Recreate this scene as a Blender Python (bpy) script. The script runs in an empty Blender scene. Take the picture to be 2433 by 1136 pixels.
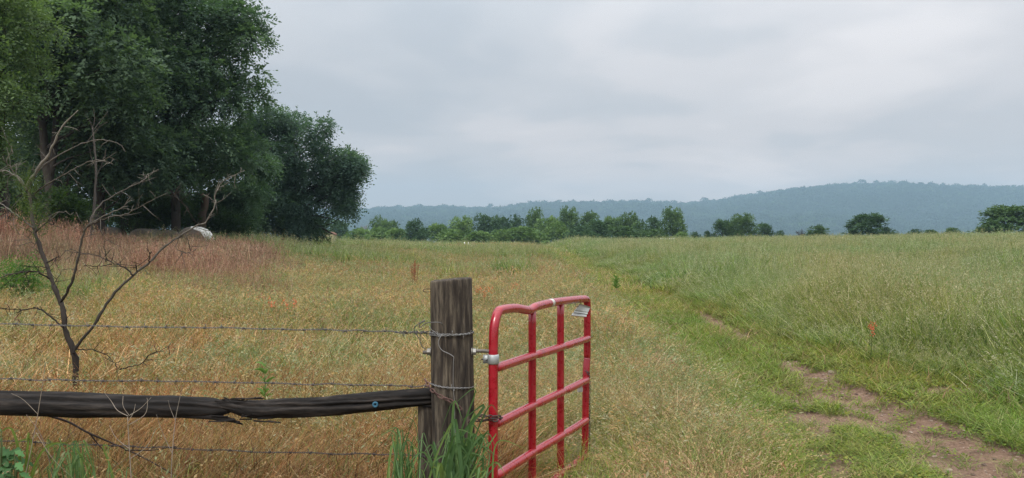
import bpy, math, random
import numpy as np
from mathutils import Vector
R = math.radians
scene = bpy.context.scene
COL = scene.collection
# ------------------------------------------------------------------ camera
F = 1909.0; CX = 1216.5; HY = 575.0; EYE = 1.75
cam_d = bpy.data.cameras.new("camera"); cam = bpy.data.objects.new("camera", cam_d); COL.objects.link(cam)
cam_d.sensor_width = 36; cam_d.lens = 36 * F / 2433.0
cam_d.clip_start = 0.05; cam_d.clip_end = 20000
cam.location = (0, 0, EYE); cam.rotation_euler = (R(90.21), 0, 0)
scene.camera = cam
# ------------------------------------------------------------------ render settings
scene.render.engine = 'CYCLES'
cy = scene.cycles
cy.max_bounces = 6; cy.diffuse_bounces = 4; cy.glossy_bounces = 2; cy.transmission_bounces = 3
cy.transparent_max_bounces = 4; cy.volume_bounces = 0
cy.use_denoising = True; cy.denoiser = 'OPENIMAGEDENOISE'; cy.denoising_input_passes = 'RGB_ALBEDO_NORMAL'; cy.denoising_prefilter = 'NONE'
cy.caustics_reflective = False; cy.caustics_refractive = False
vs = scene.view_settings
vs.view_transform = 'Standard'; vs.look = 'None'; vs.gamma = 1; vs.exposure = 0.42
# ------------------------------------------------------------------ world: overcast sky
SUN_EL, SUN_AZ = 48.0, 200.0      # azimuth in degrees clockwise from +Y
world = bpy.data.worlds.new("World"); scene.world = world; world.use_nodes = True
wt = world.node_tree; wt.nodes.clear()
def N(t, ty, **kw):
    n = t.nodes.new(ty)
    for k, v in kw.items():
        if k.startswith('i_'): n.inputs[k[2:].replace('_', ' ')].default_value = v
        else: setattr(n, k, v)
    return n
def L(t, a, b): t.links.new(a, b)
def mathn(t, op, a, b=None, clamp=False):
    n = t.nodes.new('ShaderNodeMath'); n.operation = op; n.use_clamp = clamp
    for i, v in enumerate((a, b)):
        if v is None: continue
        if isinstance(v, (int, float)): n.inputs[i].default_value = v
        else: t.links.new(v, n.inputs[i])
    return n.outputs[0]
def ramp(t, fac, stops, interp='LINEAR'):
    n = t.nodes.new('ShaderNodeValToRGB'); cr = n.color_ramp; cr.interpolation = interp
    while len(cr.elements) > 1: cr.elements.remove(cr.elements[-1])
    cr.elements[0].position = stops[0][0]; cr.elements[0].color = (*stops[0][1], 1)
    for p, c in stops[1:]:
        e = cr.elements.new(p); e.color = (*c, 1)
    t.links.new(fac, n.inputs[0]); return n.outputs[0]
tc = N(wt, 'ShaderNodeTexCoord')
sep = N(wt, 'ShaderNodeSeparateXYZ'); L(wt, tc.outputs['Generated'], sep.inputs[0])
zpos = mathn(wt, 'MAXIMUM', sep.outputs[2], 0.0)
den = mathn(wt, 'ADD', zpos, 0.16)
comb = N(wt, 'ShaderNodeCombineXYZ')
L(wt, mathn(wt, 'DIVIDE', sep.outputs[0], den), comb.inputs[0])
L(wt, mathn(wt, 'DIVIDE', sep.outputs[1], den), comb.inputs[1])
n1 = N(wt, 'ShaderNodeTexNoise'); n1.inputs['Scale'].default_value = 0.62; n1.inputs['Detail'].default_value = 4; n1.inputs['Roughness'].default_value = .5
n1.inputs['Distortion'].default_value = .35
mp = N(wt, 'ShaderNodeMapping'); mp.inputs['Location'].default_value = (3.1, 7.4, 0); L(wt, comb.outputs[0], mp.inputs[0]); L(wt, mp.outputs[0], n1.inputs['Vector'])
n2 = N(wt, 'ShaderNodeTexNoise'); n2.inputs['Scale'].default_value = 1.9; n2.inputs['Detail'].default_value = 6; n2.inputs['Roughness'].default_value = .5
L(wt, mp.outputs[0], n2.inputs['Vector'])
cl = mathn(wt, 'ADD', mathn(wt, 'MULTIPLY', n1.outputs[0], .82), mathn(wt, 'MULTIPLY', n2.outputs[0], .18))
ccol = ramp(wt, cl, [(0.37, (.302, .322, .346)), (0.46, (.358, .369, .386)), (0.53, (.418, .417, .427)), (0.61, (.490, .482, .486))], 'EASE')
# an overcast sky is about three times as bright overhead as at the horizon
gain = mathn(wt, 'ADD', 1.0, mathn(wt, 'MULTIPLY', mathn(wt, 'POWER', zpos, 1.6), 4.2))
vm = N(wt, 'ShaderNodeVectorMath'); vm.operation = 'SCALE'; L(wt, ccol, vm.inputs[0]); L(wt, gain, vm.inputs['Scale'])
band = ramp(wt, zpos, [(0.0, (1.48, 1.24, 1.10)), (.085, (1.38, 1.19, 1.08)), (.16, (1.13, 1.06, 1.02)), (.32, (1.0, 1.0, 1.0))])
vb = N(wt, 'ShaderNodeVectorMath'); vb.operation = 'MULTIPLY'; L(wt, vm.outputs[0], vb.inputs[0]); L(wt, band, vb.inputs[1])
bg1 = N(wt, 'ShaderNodeBackground'); L(wt, vb.outputs[0], bg1.inputs[0]); bg1.inputs[1].default_value = 1.0
sky = N(wt, 'ShaderNodeTexSky'); sky.sky_type = 'NISHITA'; sky.sun_disc = False
sky.sun_elevation = R(SUN_EL); sky.sun_rotation = R(SUN_AZ)
bg2 = N(wt, 'ShaderNodeBackground'); L(wt, sky.outputs[0], bg2.inputs[0]); bg2.inputs[1].default_value = 0.08
mx = N(wt, 'ShaderNodeMixShader'); mx.inputs[0].default_value = 0.93
L(wt, bg2.outputs[0], mx.inputs[1]); L(wt, bg1.outputs[0], mx.inputs[2])
wo = N(wt, 'ShaderNodeOutputWorld'); L(wt, mx.outputs[0], wo.inputs[0])
sd = bpy.data.lights.new("sun", 'SUN'); sun = bpy.data.objects.new("sun", sd); COL.objects.link(sun)
sd.energy = 1.5; sd.angle = R(14); sd.color = (1.0, .95, .87)
sdir = Vector((math.sin(R(SUN_AZ)) * math.cos(R(SUN_EL)), math.cos(R(SUN_AZ)) * math.cos(R(SUN_EL)), math.sin(R(SUN_EL))))
sun.rotation_euler = sdir.to_track_quat('Z', 'Y').to_euler()
# ------------------------------------------------------------------ numeric helpers
rs = np.random.default_rng(11)
def sstep(t): t = np.clip(t, 0, 1); return t * t * (3 - 2 * t)
def vnoise(x, y, s, seed=0):
    x = np.asarray(x, float) / s + seed * 17.13; y = np.asarray(y, float) / s + seed * 9.71
    xi = np.floor(x).astype(np.int64); yi = np.floor(y).astype(np.int64); fx = x - xi; fy = y - yi
    fx = fx * fx * (3 - 2 * fx); fy = fy * fy * (3 - 2 * fy)
    def h(a, b):
        n = (a * 374761393 + b * 668265263 + seed * 974711) & 0x7fffffff
        n = ((n ^ (n >> 13)) * 1274126177) & 0x7fffffff
        return ((n ^ (n >> 16)) & 0xffff) / 65535.0
    return (h(xi, yi) * (1 - fx) + h(xi + 1, yi) * fx) * (1 - fy) + (h(xi, yi + 1) * (1 - fx) + h(xi + 1, yi + 1) * fx) * fy
def fbm(x, y, s, seed=0, o=3):
    t = 0; a = 1; w = 0
    for k in range(o):
        t = t + a * vnoise(x, y, s / 2 ** k, seed + k); w += a; a *= .5
    return t / w
def P(px, py, d):      # point seen at photo pixel (px, py) at distance d along the view
    return np.array([(px - CX) / F * d, d, EYE - (py - HY) / F * d])
# ------------------------------------------------------------------ terrain and zones
UU = [-1.3, -.64, -.45, -.32, -.1, .2, .45, .64, 1.3]
HH = [1.6, 1.5, 1.15, 1.15, .80, .98, 1.35, 1.6, 1.9]
RR = [36, 38, 40, 52, 100, 100, 95, 90, 90]
def rutR(y): return np.interp(y, [0, 4, 6.5, 8.7, 10.3, 12, 20, 50, 100], [3.6, 3.75, 3.8, 3.93, 4.0, 4.1, 4.55, 4.85, 4.4])
def rutL(y): return np.interp(y, [0, 5, 6.2, 7.6, 9.2, 11, 20, 50, 100], [2.2, 2.3, 2.5, 2.95, 3.25, 3.3, 3.2, 3.3, 3.0])
def edgeR(y): return np.interp(y, [0, 4, 8, 10, 13, 20, 50, 100], [6.4, 6.2, 5.75, 5.35, 5.0, 5.15, 5.4, 5.2])
def edgeL(y): return np.interp(y, [0, 4, 8, 12, 27, 50, 100], [1.55, 1.75, 2.2, 2.35, 2.4, 2.7, 2.6])
def ground_z(x, y, fine=True):
    x = np.asarray(x, float); y = np.asarray(y, float)
    yy = np.maximum(y, .5); u = x / yy
    Hc = np.interp(u, UU, HH); Rc = np.interp(u, UU, RR)
    h = Hc * sstep((y - 7) / (Rc - 7))
    edge = np.interp(u, [-.5, -.28, -.15, .7], [95, 92, 112, 108])
    h = h - 9.0 * sstep((y - edge) / 140.0)
    h = h + .25 * (fbm(x, y, 11, 3) - .5) * sstep((y - 8) / 20) * (y < 260)
    if fine:
        near = 1 - sstep((y - 30) / 30)
        h = h + (.06 * (fbm(x, y, .9, 5, 4) - .5) + .030 * (fbm(x, y, .22, 6, 3) - .5)) * near
        wr = np.interp(y, [0, 6, 12, 16, 60], [.55, .5, .4, .35, .3])
        amp = np.interp(y, [0, 12, 20, 60, 90], [.10, .09, .10, .07, 0])
        h = h - amp * np.exp(-((x - rutR(y)) / wr) ** 2) - .8 * amp * np.exp(-((x - rutL(y)) / (wr * .7)) ** 2)
    return h
def dirt_mask(x, y):
    n = fbm(x, y, .55, 21, 4) - .5; n2 = fbm(x, y, .16, 31, 2) - .5
    wR = np.interp(y, [0, 4, 6.5, 9, 11, 12.3, 13, 14, 17, 21, 23], [.84, .70, .56, .46, .36, .18, .06, .18, .32, .22, 0])
    a = wR - np.abs(x - rutR(y)) + .22 * n + .10 * n2
    a = np.where(wR <= 0, -1, a)
    wL = np.interp(y, [0, 6, 8, 10.3, 11.2], [.16, .16, .22, .16, 0])
    b = wL - np.abs(x - rutL(y)) + .45 * n + .15 * n2
    b = np.where(wL <= 0, -1, b)
    c = .10 - np.hypot((x - 5.25) / 1.0, (y - 9.2) / 2.4) * .32 + .9 * n
    c2 = -.10 - np.abs(x - 3.25) * .30 - np.maximum(0, y - 9) * .2 + 1.0 * n
    return np.clip(np.maximum(np.maximum(a, b), np.maximum(c, c2)) / .10 + .5, 0, 1)
# ------------------------------------------------------------------ mesh helpers
def obj_from(name, V, Q=None, T=None, col=None, mat=None, smooth=False, parent=None, link=True, attrs=None):
    V = np.asarray(V, np.float32)
    Q = np.zeros((0, 4), np.int32) if Q is None else np.asarray(Q, np.int32).reshape(-1, 4)
    T = np.zeros((0, 3), np.int32) if T is None else np.asarray(T, np.int32).reshape(-1, 3)
    me = bpy.data.meshes.new(name)
    me.vertices.add(len(V)); me.vertices.foreach_set('co', V.ravel())
    nl = Q.size + T.size
    if nl:
        me.loops.add(nl); me.loops.foreach_set('vertex_index', np.concatenate([Q.ravel(), T.ravel()]))
        np_ = len(Q) + len(T); me.polygons.add(np_)
        st = np.concatenate([np.arange(len(Q)) * 4, len(Q) * 4 + np.arange(len(T)) * 3])
        me.polygons.foreach_set('loop_start', st.astype(np.int32))
        me.polygons.foreach_set('use_smooth', np.full(np_, smooth))
    if col is not None:
        a = me.color_attributes.new('Col', 'FLOAT_COLOR', 'POINT')
        c = np.ones((len(V), 4), np.float32); c[:, :3] = col; a.data.foreach_set('color', c.ravel())
    for k, (ty, arr) in (attrs or {}).items():
        a = me.attributes.new(k, ty, 'POINT')
        a.data.foreach_set('vector' if ty == 'FLOAT_VECTOR' else 'value', np.asarray(arr, np.int32 if ty == 'INT' else np.float32).ravel())
    me.update(); me.validate()
    if mat: me.materials.append(mat)
    o = bpy.data.objects.new(name, me)
    if link: COL.objects.link(o)
    if parent: o.parent = parent
    return o
class MB:
    def __init__(s): s.V = []; s.Q = []; s.T = []; s.C = []; s.n = 0
    def add(s, V, Q=None, T=None, col=(.5, .5, .5)):
        V = np.asarray(V, float).reshape(-1, 3)
        if Q is not None and len(Q): s.Q.append(np.asarray(Q).reshape(-1, 4) + s.n)
        if T is not None and len(T): s.T.append(np.asarray(T).reshape(-1, 3) + s.n)
        c = np.asarray(col, float); c = np.tile(c, (len(V), 1)) if c.ndim == 1 else c
        s.V.append(V); s.C.append(c); s.n += len(V)
    def tube(s, pts, r, seg=8, col=(.5, .5, .5), disp=None, up=None):
        pts = np.asarray(pts, float); n = len(pts); r = np.broadcast_to(np.asarray(r, float), (n,))
        tg = np.gradient(pts, axis=0); tg /= np.linalg.norm(tg, axis=1)[:, None] + 1e-12
        a = np.array([0, 0, 1.]) if abs(tg[0][2]) < .9 else np.array([1., 0, 0])
        if up is not None: a = np.array(up, float)
        u = np.cross(tg[0], a); u /= np.linalg.norm(u)
        ang = np.linspace(0, 2 * np.pi, seg, endpoint=False); V = []
        for i in range(n):
            u = u - tg[i] * np.dot(u, tg[i]); u /= np.linalg.norm(u); w = np.cross(tg[i], u)
            rr = r[i] * (np.ones(seg) if disp is None else disp(i / (n - 1), ang))
            V.append(pts[i] + rr[:, None] * (np.cos(ang)[:, None] * u + np.sin(ang)[:, None] * w))
        V = np.concatenate(V + [pts[:1], pts[-1:]])
        i, j = np.meshgrid(np.arange(n - 1), np.arange(seg), indexing='ij'); k = (j + 1) % seg
        Q = np.stack([i * seg + j, i * seg + k, (i + 1) * seg + k, (i + 1) * seg + j], -1).reshape(-1, 4)
        jj = np.arange(seg); kk = (jj + 1) % seg; c0 = n * seg
        T = np.concatenate([np.stack([kk, jj, np.full(seg, c0)], -1), np.stack([(n - 1) * seg + jj, (n - 1) * seg + kk, np.full(seg, c0 + 1)], -1)])
        c = np.asarray(col, float)
        if c.ndim == 2: c = np.concatenate([np.repeat(c, seg, 0), c[:1], c[-1:]])
        s.add(V, Q, T, c)
    def box(s, c, h, rz=0, col=(.5, .5, .5)):
        x, y, z = h; V = np.array([[a, b, d] for a in (-x, x) for b in (-y, y) for d in (-z, z)], float)
        ca, sa = math.cos(rz), math.sin(rz)
        V = np.stack([V[:, 0] * ca - V[:, 1] * sa, V[:, 0] * sa + V[:, 1] * ca, V[:, 2]], -1) + np.asarray(c)
        s.add(V, [[0, 1, 3, 2], [4, 6, 7, 5], [0, 4, 5, 1], [2, 3, 7, 6], [0, 2, 6, 4], [1, 5, 7, 3]], None, col)
    def obj(s, name, mat, parent=None, smooth=True, link=True):
        return obj_from(name, np.concatenate(s.V), np.concatenate(s.Q) if s.Q else None, np.concatenate(s.T) if s.T else None,
                        np.concatenate(s.C), mat, smooth, parent, link)
def smooth_path(pts, n):
    pts = np.asarray(pts, float); m = len(pts)
    if m < 3:
        t = np.linspace(0, 1, n)[:, None]; return pts[0] * (1 - t) + pts[-1] * t
    out = []; ex = np.vstack([2 * pts[0] - pts[1], pts, 2 * pts[-1] - pts[-2]])
    for q in np.linspace(0, m - 1 - 1e-6, n):
        i = int(q); t = q - i; a, b, c, d = ex[i], ex[i + 1], ex[i + 2], ex[i + 3]
        out.append(.5 * ((2 * b) + (c - a) * t + (2 * a - 5 * b + 4 * c - d) * t * t + (3 * b - a - 3 * c + d) * t ** 3))
    return np.array(out)
def tag(o, label=None, cat=None, group=None, kind=None):
    if label: o['label'] = label
    if cat: o['category'] = cat
    if group: o['group'] = group
    if kind: o['kind'] = kind
    return o
def thing(name, label, cat, loc=(0, 0, 0), group=None):
    o = bpy.data.objects.new(name, None); COL.objects.link(o); o.location = loc; o.empty_display_size = .2
    return tag(o, label, cat, group)
def shift(mb, loc):           # meshes built in world coordinates become local to their thing
    for v in mb.V: v -= np.asarray(loc)
    return mb
# ------------------------------------------------------------------ materials
def newmat(name):
    m = bpy.data.materials.new(name); m.use_nodes = True; t = m.node_tree
    return m, t, t.nodes['Principled BSDF'], t.nodes['Material Output']
def leaf_mat(name, trans=.3, rough=.55, var=.25, spec=.3, nscale=1.5, tcol=(1.15, 1.25, .6), macro=None):
    m, t, b, out = newmat(name)
    a = N(t, 'ShaderNodeAttribute'); a.attribute_name = 'Col'
    g = N(t, 'ShaderNodeNewGeometry')
    nz = N(t, 'ShaderNodeTexNoise'); nz.inputs['Scale'].default_value = nscale; nz.inputs['Detail'].default_value = 3
    L(t, g.outputs['Position'], nz.inputs['Vector'])
    k = mathn(t, 'ADD', 1 - var, mathn(t, 'MULTIPLY', nz.outputs[0], 2 * var))
    vmn = N(t, 'ShaderNodeVectorMath'); vmn.operation = 'SCALE'; L(t, a.outputs['Color'], vmn.inputs[0]); L(t, k, vmn.inputs['Scale'])
    if macro:       # drifts of species and ripeness over the field
        nm = N(t, 'ShaderNodeTexNoise'); nm.inputs['Scale'].default_value = macro; nm.inputs['Detail'].default_value = 5; nm.inputs['Roughness'].default_value = .6
        L(t, g.outputs['Position'], nm.inputs['Vector'])
        mc = ramp(t, nm.outputs[0], [(.36, (.82, 1.0, .88)), (.5, (1, 1, 1)), (.63, (1.14, 1.0, .95))])
        v3 = N(t, 'ShaderNodeVectorMath'); v3.operation = 'MULTIPLY'; L(t, vmn.outputs[0], v3.inputs[0]); L(t, mc, v3.inputs[1]); vmn = v3
    L(t, vmn.outputs[0], b.inputs['Base Color']); b.inputs['Roughness'].default_value = rough
    b.inputs['Specular IOR Level'].default_value = spec
    tr = N(t, 'ShaderNodeBsdfTranslucent')
    v2 = N(t, 'ShaderNodeVectorMath'); v2.operation = 'MULTIPLY'; L(t, vmn.outputs[0], v2.inputs[0]); v2.inputs[1].default_value = tcol
    L(t, v2.outputs[0], tr.inputs[0])
    ms = N(t, 'ShaderNodeMixShader'); ms.inputs[0].default_value = trans
    L(t, b.outputs[0], ms.inputs[1]); L(t, tr.outputs[0], ms.inputs[2]); L(t, ms.outputs[0], out.inputs[0])
    return m
def col_mat(name, rough=.8, spec=.3, metal=0, nscale=30, var=.25, bump=.3, bdist=.004, stretch=(1, 1, 1)):
    m, t, b, out = newmat(name)
    a = N(t, 'ShaderNodeAttribute'); a.attribute_name = 'Col'
    tcn = N(t, 'ShaderNodeTexCoord'); mpn = N(t, 'ShaderNodeMapping'); mpn.inputs['Scale'].default_value = stretch
    L(t, tcn.outputs['Object'], mpn.inputs[0])
    nz = N(t, 'ShaderNodeTexNoise'); nz.inputs['Scale'].default_value = nscale; nz.inputs['Detail'].default_value = 6; nz.inputs['Roughness'].default_value = .65
    L(t, mpn.outputs[0], nz.inputs['Vector'])
    k = mathn(t, 'ADD', 1 - var, mathn(t, 'MULTIPLY', nz.outputs[0], 2 * var))
    vmn = N(t, 'ShaderNodeVectorMath'); vmn.operation = 'SCALE'; L(t, a.outputs['Color'], vmn.inputs[0]); L(t, k, vmn.inputs['Scale'])
    L(t, vmn.outputs[0], b.inputs['Base Color']); b.inputs['Roughness'].default_value = rough
    b.inputs['Specular IOR Level'].default_value = spec; b.inputs['Metallic'].default_value = metal
    if bump:
        bp = N(t, 'ShaderNodeBump'); bp.inputs['Strength'].default_value = bump; bp.inputs['Distance'].default_value = bdist
        L(t, nz.outputs[0], bp.inputs['Height']); L(t, bp.outputs[0], b.inputs['Normal'])
    return m
M_leaf = leaf_mat('tree_leaves', .45, .6, .3, .28, .6)
M_farleaf = leaf_mat('distant_leaves', .2, .7, .3, .1, .35)
M_grass = leaf_mat('grass_blades', .35, .6, .22, .25, .8, (1.1, 1.15, .6), .22)
M_dry = leaf_mat('dry_grass_blades', .25, .7, .3, .2, .9, (1.1, 1.0, .7), .3)
M_bark = col_mat('bark', .9, .2, 0, 9, .45, .8, .02, (1, 1, .35))
M_twig = col_mat('dead_wood', .85, .2, 0, 40, .35, .6, .003)
M_steel = col_mat('galvanised_wire', .45, .5, .7, 60, .35, .2, .001)
M_zinc = col_mat('zinc_fitting', .55, .5, .6, 45, .35, .25, .001)
M_rust = col_mat('rusty_iron', .75, .4, .4, 90, .45, .6, .002)
M_plain = col_mat('weathered_surface', .7, .3, 0, 12, .3, .4, .01)
def wood_mat(name, c1, c2, c3, scale, stretch, crack=.5):
    m, t, b, out = newmat(name)
    tcn = N(t, 'ShaderNodeTexCoord'); mpn = N(t, 'ShaderNodeMapping'); mpn.inputs['Scale'].default_value = stretch
    L(t, tcn.outputs['Object'], mpn.inputs[0])
    nz = N(t, 'ShaderNodeTexNoise'); nz.inputs['Scale'].default_value = scale; nz.inputs['Detail'].default_value = 8; nz.inputs['Roughness'].default_value = .7
    L(t, mpn.outputs[0], nz.inputs['Vector'])
    n2_ = N(t, 'ShaderNodeTexNoise'); n2_.inputs['Scale'].default_value = scale * .16; n2_.inputs['Detail'].default_value = 3
    L(t, tcn.outputs['Object'], n2_.inputs['Vector'])
    c = ramp(t, nz.outputs[0], [(.30, c1), (.5, c2), (.68, c3)])
    mixn = N(t, 'ShaderNodeVectorMath'); mixn.operation = 'SCALE'; L(t, c, mixn.inputs[0])
    L(t, mathn(t, 'ADD', .55, mathn(t, 'MULTIPLY', n2_.outputs[0], .9)), mixn.inputs['Scale'])
    L(t, mixn.outputs[0], b.inputs['Base Color']); b.inputs['Roughness'].default_value = .85; b.inputs['Specular IOR Level'].default_value = .25
    bp = N(t, 'ShaderNodeBump'); bp.inputs['Strength'].default_value = .9; bp.inputs['Distance'].default_value = .006
    L(t, nz.outputs[0], bp.inputs['Height']); L(t, bp.outputs[0], b.inputs['Normal'])
    return m
M_post = wood_mat('weathered_post_wood', (.010, .008, .008), (.052, .042, .033), (.16, .135, .10), 34, (1, 1, .11))
M_log = wood_mat('creosoted_wood', (.004, .0035, .0035), (.016, .014, .013), (.055, .046, .040), 22, (.07, 1, 1))
def red_mat():
    m, t, b, out = newmat('red_gate_paint')
    tcn = N(t, 'ShaderNodeTexCoord')
    nz = N(t, 'ShaderNodeTexNoise'); nz.inputs['Scale'].default_value = 14; nz.inputs['Detail'].default_value = 8; nz.inputs['Roughness'].default_value = .7
    L(t, tcn.outputs['Object'], nz.inputs['Vector'])
    c = ramp(t, nz.outputs[0], [(.3, (.23, .003, .010)), (.52, (.35, .005, .018)), (.64, (.37, .018, .03)), (.74, (.33, .10, .09))])
    sp = N(t, 'ShaderNodeTexNoise'); sp.inputs['Scale'].default_value = 95; sp.inputs['Detail'].default_value = 2; L(t, tcn.outputs['Object'], sp.inputs['Vector'])
    f = ramp(t, sp.outputs[0], [(.67, (0, 0, 0)), (.71, (1, 1, 1))])
    mi = N(t, 'ShaderNodeMix'); mi.data_type = 'RGBA'; L(t, f, mi.inputs[0]); L(t, c, mi.inputs[6]); mi.inputs[7].default_value = (.16, .06, .04, 1)
    L(t, mi.outputs[2], b.inputs['Base Color'])
    L(t, mathn(t, 'ADD', .12, mathn(t, 'MULTIPLY', nz.outputs[0], .34)), b.inputs['Roughness'])
    b.inputs['Specular IOR Level'].default_value = .5
    b.inputs['Coat Weight'].default_value = .6; b.inputs['Coat Roughness'].default_value = .12
    bp = N(t, 'ShaderNodeBump'); bp.inputs['Strength'].default_value = .12; bp.inputs['Distance'].default_value = .004
    L(t, nz.outputs[0], bp.inputs['Height']); L(t, bp.outputs[0], b.inputs['Normal'])
    return m
M_red = red_mat()
def ground_mat():
    m, t, b, out = newmat('field_soil')
    g = N(t, 'ShaderNodeNewGeometry')
    a = N(t, 'ShaderNodeAttribute'); a.attribute_name = 'Col'
    sp = N(t, 'ShaderNodeSeparateColor'); L(t, a.outputs['Color'], sp.inputs[0])
    def ns(s, d=6, r=.6):
        n = N(t, 'ShaderNodeTexNoise'); n.inputs['Scale'].default_value = s; n.inputs['Detail'].default_value = d; n.inputs['Roughness'].default_value = r
        L(t, g.outputs['Position'], n.inputs['Vector']); return n.outputs[0]
    nf = ns(28, 8, .7); nm = ns(3.0, 5); nb = ns(.35, 4)
    dirt = ramp(t, nf, [(.28, (.110, .068, .048)), (.5, (.225, .145, .102)), (.72, (.33, .235, .172))])
    dm = N(t, 'ShaderNodeMix'); dm.data_type = 'RGBA'; dm.blend_type = 'MULTIPLY'; dm.inputs[0].default_value = .7
    L(t, dirt, dm.inputs[6]); L(t, ramp(t, nm, [(.32, (.60, .56, .52)), (.6, (1.1, 1.08, 1.05))]), dm.inputs[7])
    thatch = ramp(t, nf, [(.3, (.030, .026, .012)), (.5, (.075, .062, .026)), (.7, (.14, .115, .05))])
    far = ramp(t, ns(.9, 8, .75), [(.3, (.085, .095, .032)), (.5, (.13, .135, .05)), (.7, (.19, .17, .075))])
    m1 = N(t, 'ShaderNodeMix'); m1.data_type = 'RGBA'; L(t, sp.outputs[1], m1.inputs[0]); L(t, thatch, m1.inputs[6]); L(t, far, m1.inputs[7])
    m2 = N(t, 'ShaderNodeMix'); m2.data_type = 'RGBA'
    L(t, sp.outputs[0], m2.inputs[0]); L(t, m1.outputs[2], m2.inputs[6]); L(t, dm.outputs[2], m2.inputs[7])
    L(t, m2.outputs[2], b.inputs['Base Color']); b.inputs['Roughness'].default_value = .92; b.inputs['Specular IOR Level'].default_value = .2
    bp = N(t, 'ShaderNodeBump'); bp.inputs['Strength'].default_value = .8; bp.inputs['Distance'].default_value = .055
    L(t, nf, bp.inputs['Height']); L(t, bp.outputs[0], b.inputs['Normal'])
    return m
# ------------------------------------------------------------------ ground: one sheet reaching the horizon
def build_ground():
    an = np.concatenate([np.linspace(-180, -48, 34)[:-1], np.linspace(-48, 48, 620), np.linspace(48, 180, 34)[1:]])
    rad = np.concatenate([[.3], np.geomspace(1.2, 40, 420), np.geomspace(41, 420, 90), np.geomspace(450, 9000, 24)])
    A, Rd = np.meshgrid(np.radians(an), rad); X = np.sin(A) * Rd; Y = np.cos(A) * Rd
    Z = ground_z(X, Y)
    dm = dirt_mask(X, Y) * (Y > 1)
    Z = Z - .02 * dm
    C = np.stack([dm, sstep((Rd - 25) / 60), np.zeros_like(dm)], -1).reshape(-1, 3)
    nr, na = X.shape; i, j = np.meshgrid(np.arange(nr - 1), np.arange(na - 1), indexing='ij')
    Q = np.stack([i * na + j, i * na + j + 1, (i + 1) * na + j + 1, (i + 1) * na + j], -1).reshape(-1, 4)[:, ::-1]
    o = obj_from('ground', np.stack([X, Y, Z], -1).reshape(-1, 3), Q, None, C, ground_mat(), True)
    tag(o, 'gently rising pasture ground with a bare reddish dirt track', 'ground', kind='structure')
build_ground()
# ------------------------------------------------------------------ hills and their forest
SKX = [-900, 835, 900, 1000, 1100, 1190, 1240, 1290, 1400, 1500, 1600, 1700, 1760, 1850, 1950, 2050, 2150, 2300, 2433, 2900, 3400]
SKY = [500, 494, 490, 489, 489, 490, 481, 478, 479, 476, 478, 472, 461, 450, 438, 434, 436, 440, 440, 452, 470]
def hill_z(x, y):
    u = x / np.maximum(y, 1); px = u * F + CX
    D = 3150.0
    top = EYE + (HY - np.interp(px, SKX, SKY)) / F * D * .965 - 20
    d = y
    t = (d - 1750) / (D - 1750)
    up = sstep(t) ** .9; back = 1 - sstep((d - D) / 900)
    spur = (fbm(x, y, 420, 41, 3) - .5) * 70 * np.sin(np.pi * np.clip(t, 0, 1)) ** 1.0
    return -11 + (top + 11) * np.where(d < D, up, back) + spur * (d < D)
def build_hills():
    us = np.linspace(-.95, 1.05, 170); ds = np.concatenate([np.linspace(1700, 3300, 60), np.linspace(3320, 3750, 8)])
    U, D = np.meshgrid(us, ds); X = U * D; Z = hill_z(X, D)
    nr, na = X.shape; i, j = np.meshgrid(np.arange(nr - 1), np.arange(na - 1), indexing='ij')
    Q = np.stack([i * na + j, i * na + j + 1, (i + 1) * na + j + 1, (i + 1) * na + j], -1).reshape(-1, 4)
    m, t, b, out = newmat('hill_floor'); b.inputs['Base Color'].default_value = (.035, .055, .025, 1); b.inputs['Roughness'].default_value = .95
    o = obj_from('hills', np.stack([X, D, Z], -1).reshape(-1, 3), Q, None, None, m, True)
    tag(o, 'long low wooded ridge across the horizon', 'hills', kind='structure')
build_hills()
def scatter(name, pts, rot, scl, idx, protos, label, cat, kind='stuff'):
    coll = bpy.data.collections.new(name + '_sources')
    for p in protos: coll.objects.link(p)
    o = obj_from(name, pts, attrs={'rot': ('FLOAT_VECTOR', rot), 'scl': ('FLOAT_VECTOR', scl), 'idx': ('INT', idx)})
    ng = bpy.data.node_groups.new(name + '_scatter', 'GeometryNodeTree')
    ng.interface.new_socket('Geometry', in_out='INPUT', socket_type='NodeSocketGeometry')
    ng.interface.new_socket('Geometry', in_out='OUTPUT', socket_type='NodeSocketGeometry')
    gi = ng.nodes.new('NodeGroupInput'); go = ng.nodes.new('NodeGroupOutput')
    ci = ng.nodes.new('GeometryNodeCollectionInfo'); ci.inputs[0].default_value = coll; ci.inputs[1].default_value = True; ci.inputs[2].default_value = True
    ip = ng.nodes.new('GeometryNodeInstanceOnPoints'); ip.inputs['Pick Instance'].default_value = True
    def na(nm, ty):
        n = ng.nodes.new('GeometryNodeInputNamedAttribute'); n.data_type = ty; n.inputs[0].default_value = nm; return n.outputs[0]
    ng.links.new(gi.outputs[0], ip.inputs['Points']); ng.links.new(ci.outputs[0], ip.inputs['Instance'])
    ng.links.new(na('idx', 'INT'), ip.inputs['Instance Index']); ng.links.new(na('rot', 'FLOAT_VECTOR'), ip.inputs['Rotation'])
    ng.links.new(na('scl', 'FLOAT_VECTOR'), ip.inputs['Scale']); ng.links.new(ip.outputs[0], go.inputs[0])
    md = o.modifiers.new('scatter', 'NODES'); md.node_group = ng
    tag(o, label, cat, kind=kind)
    return o
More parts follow.
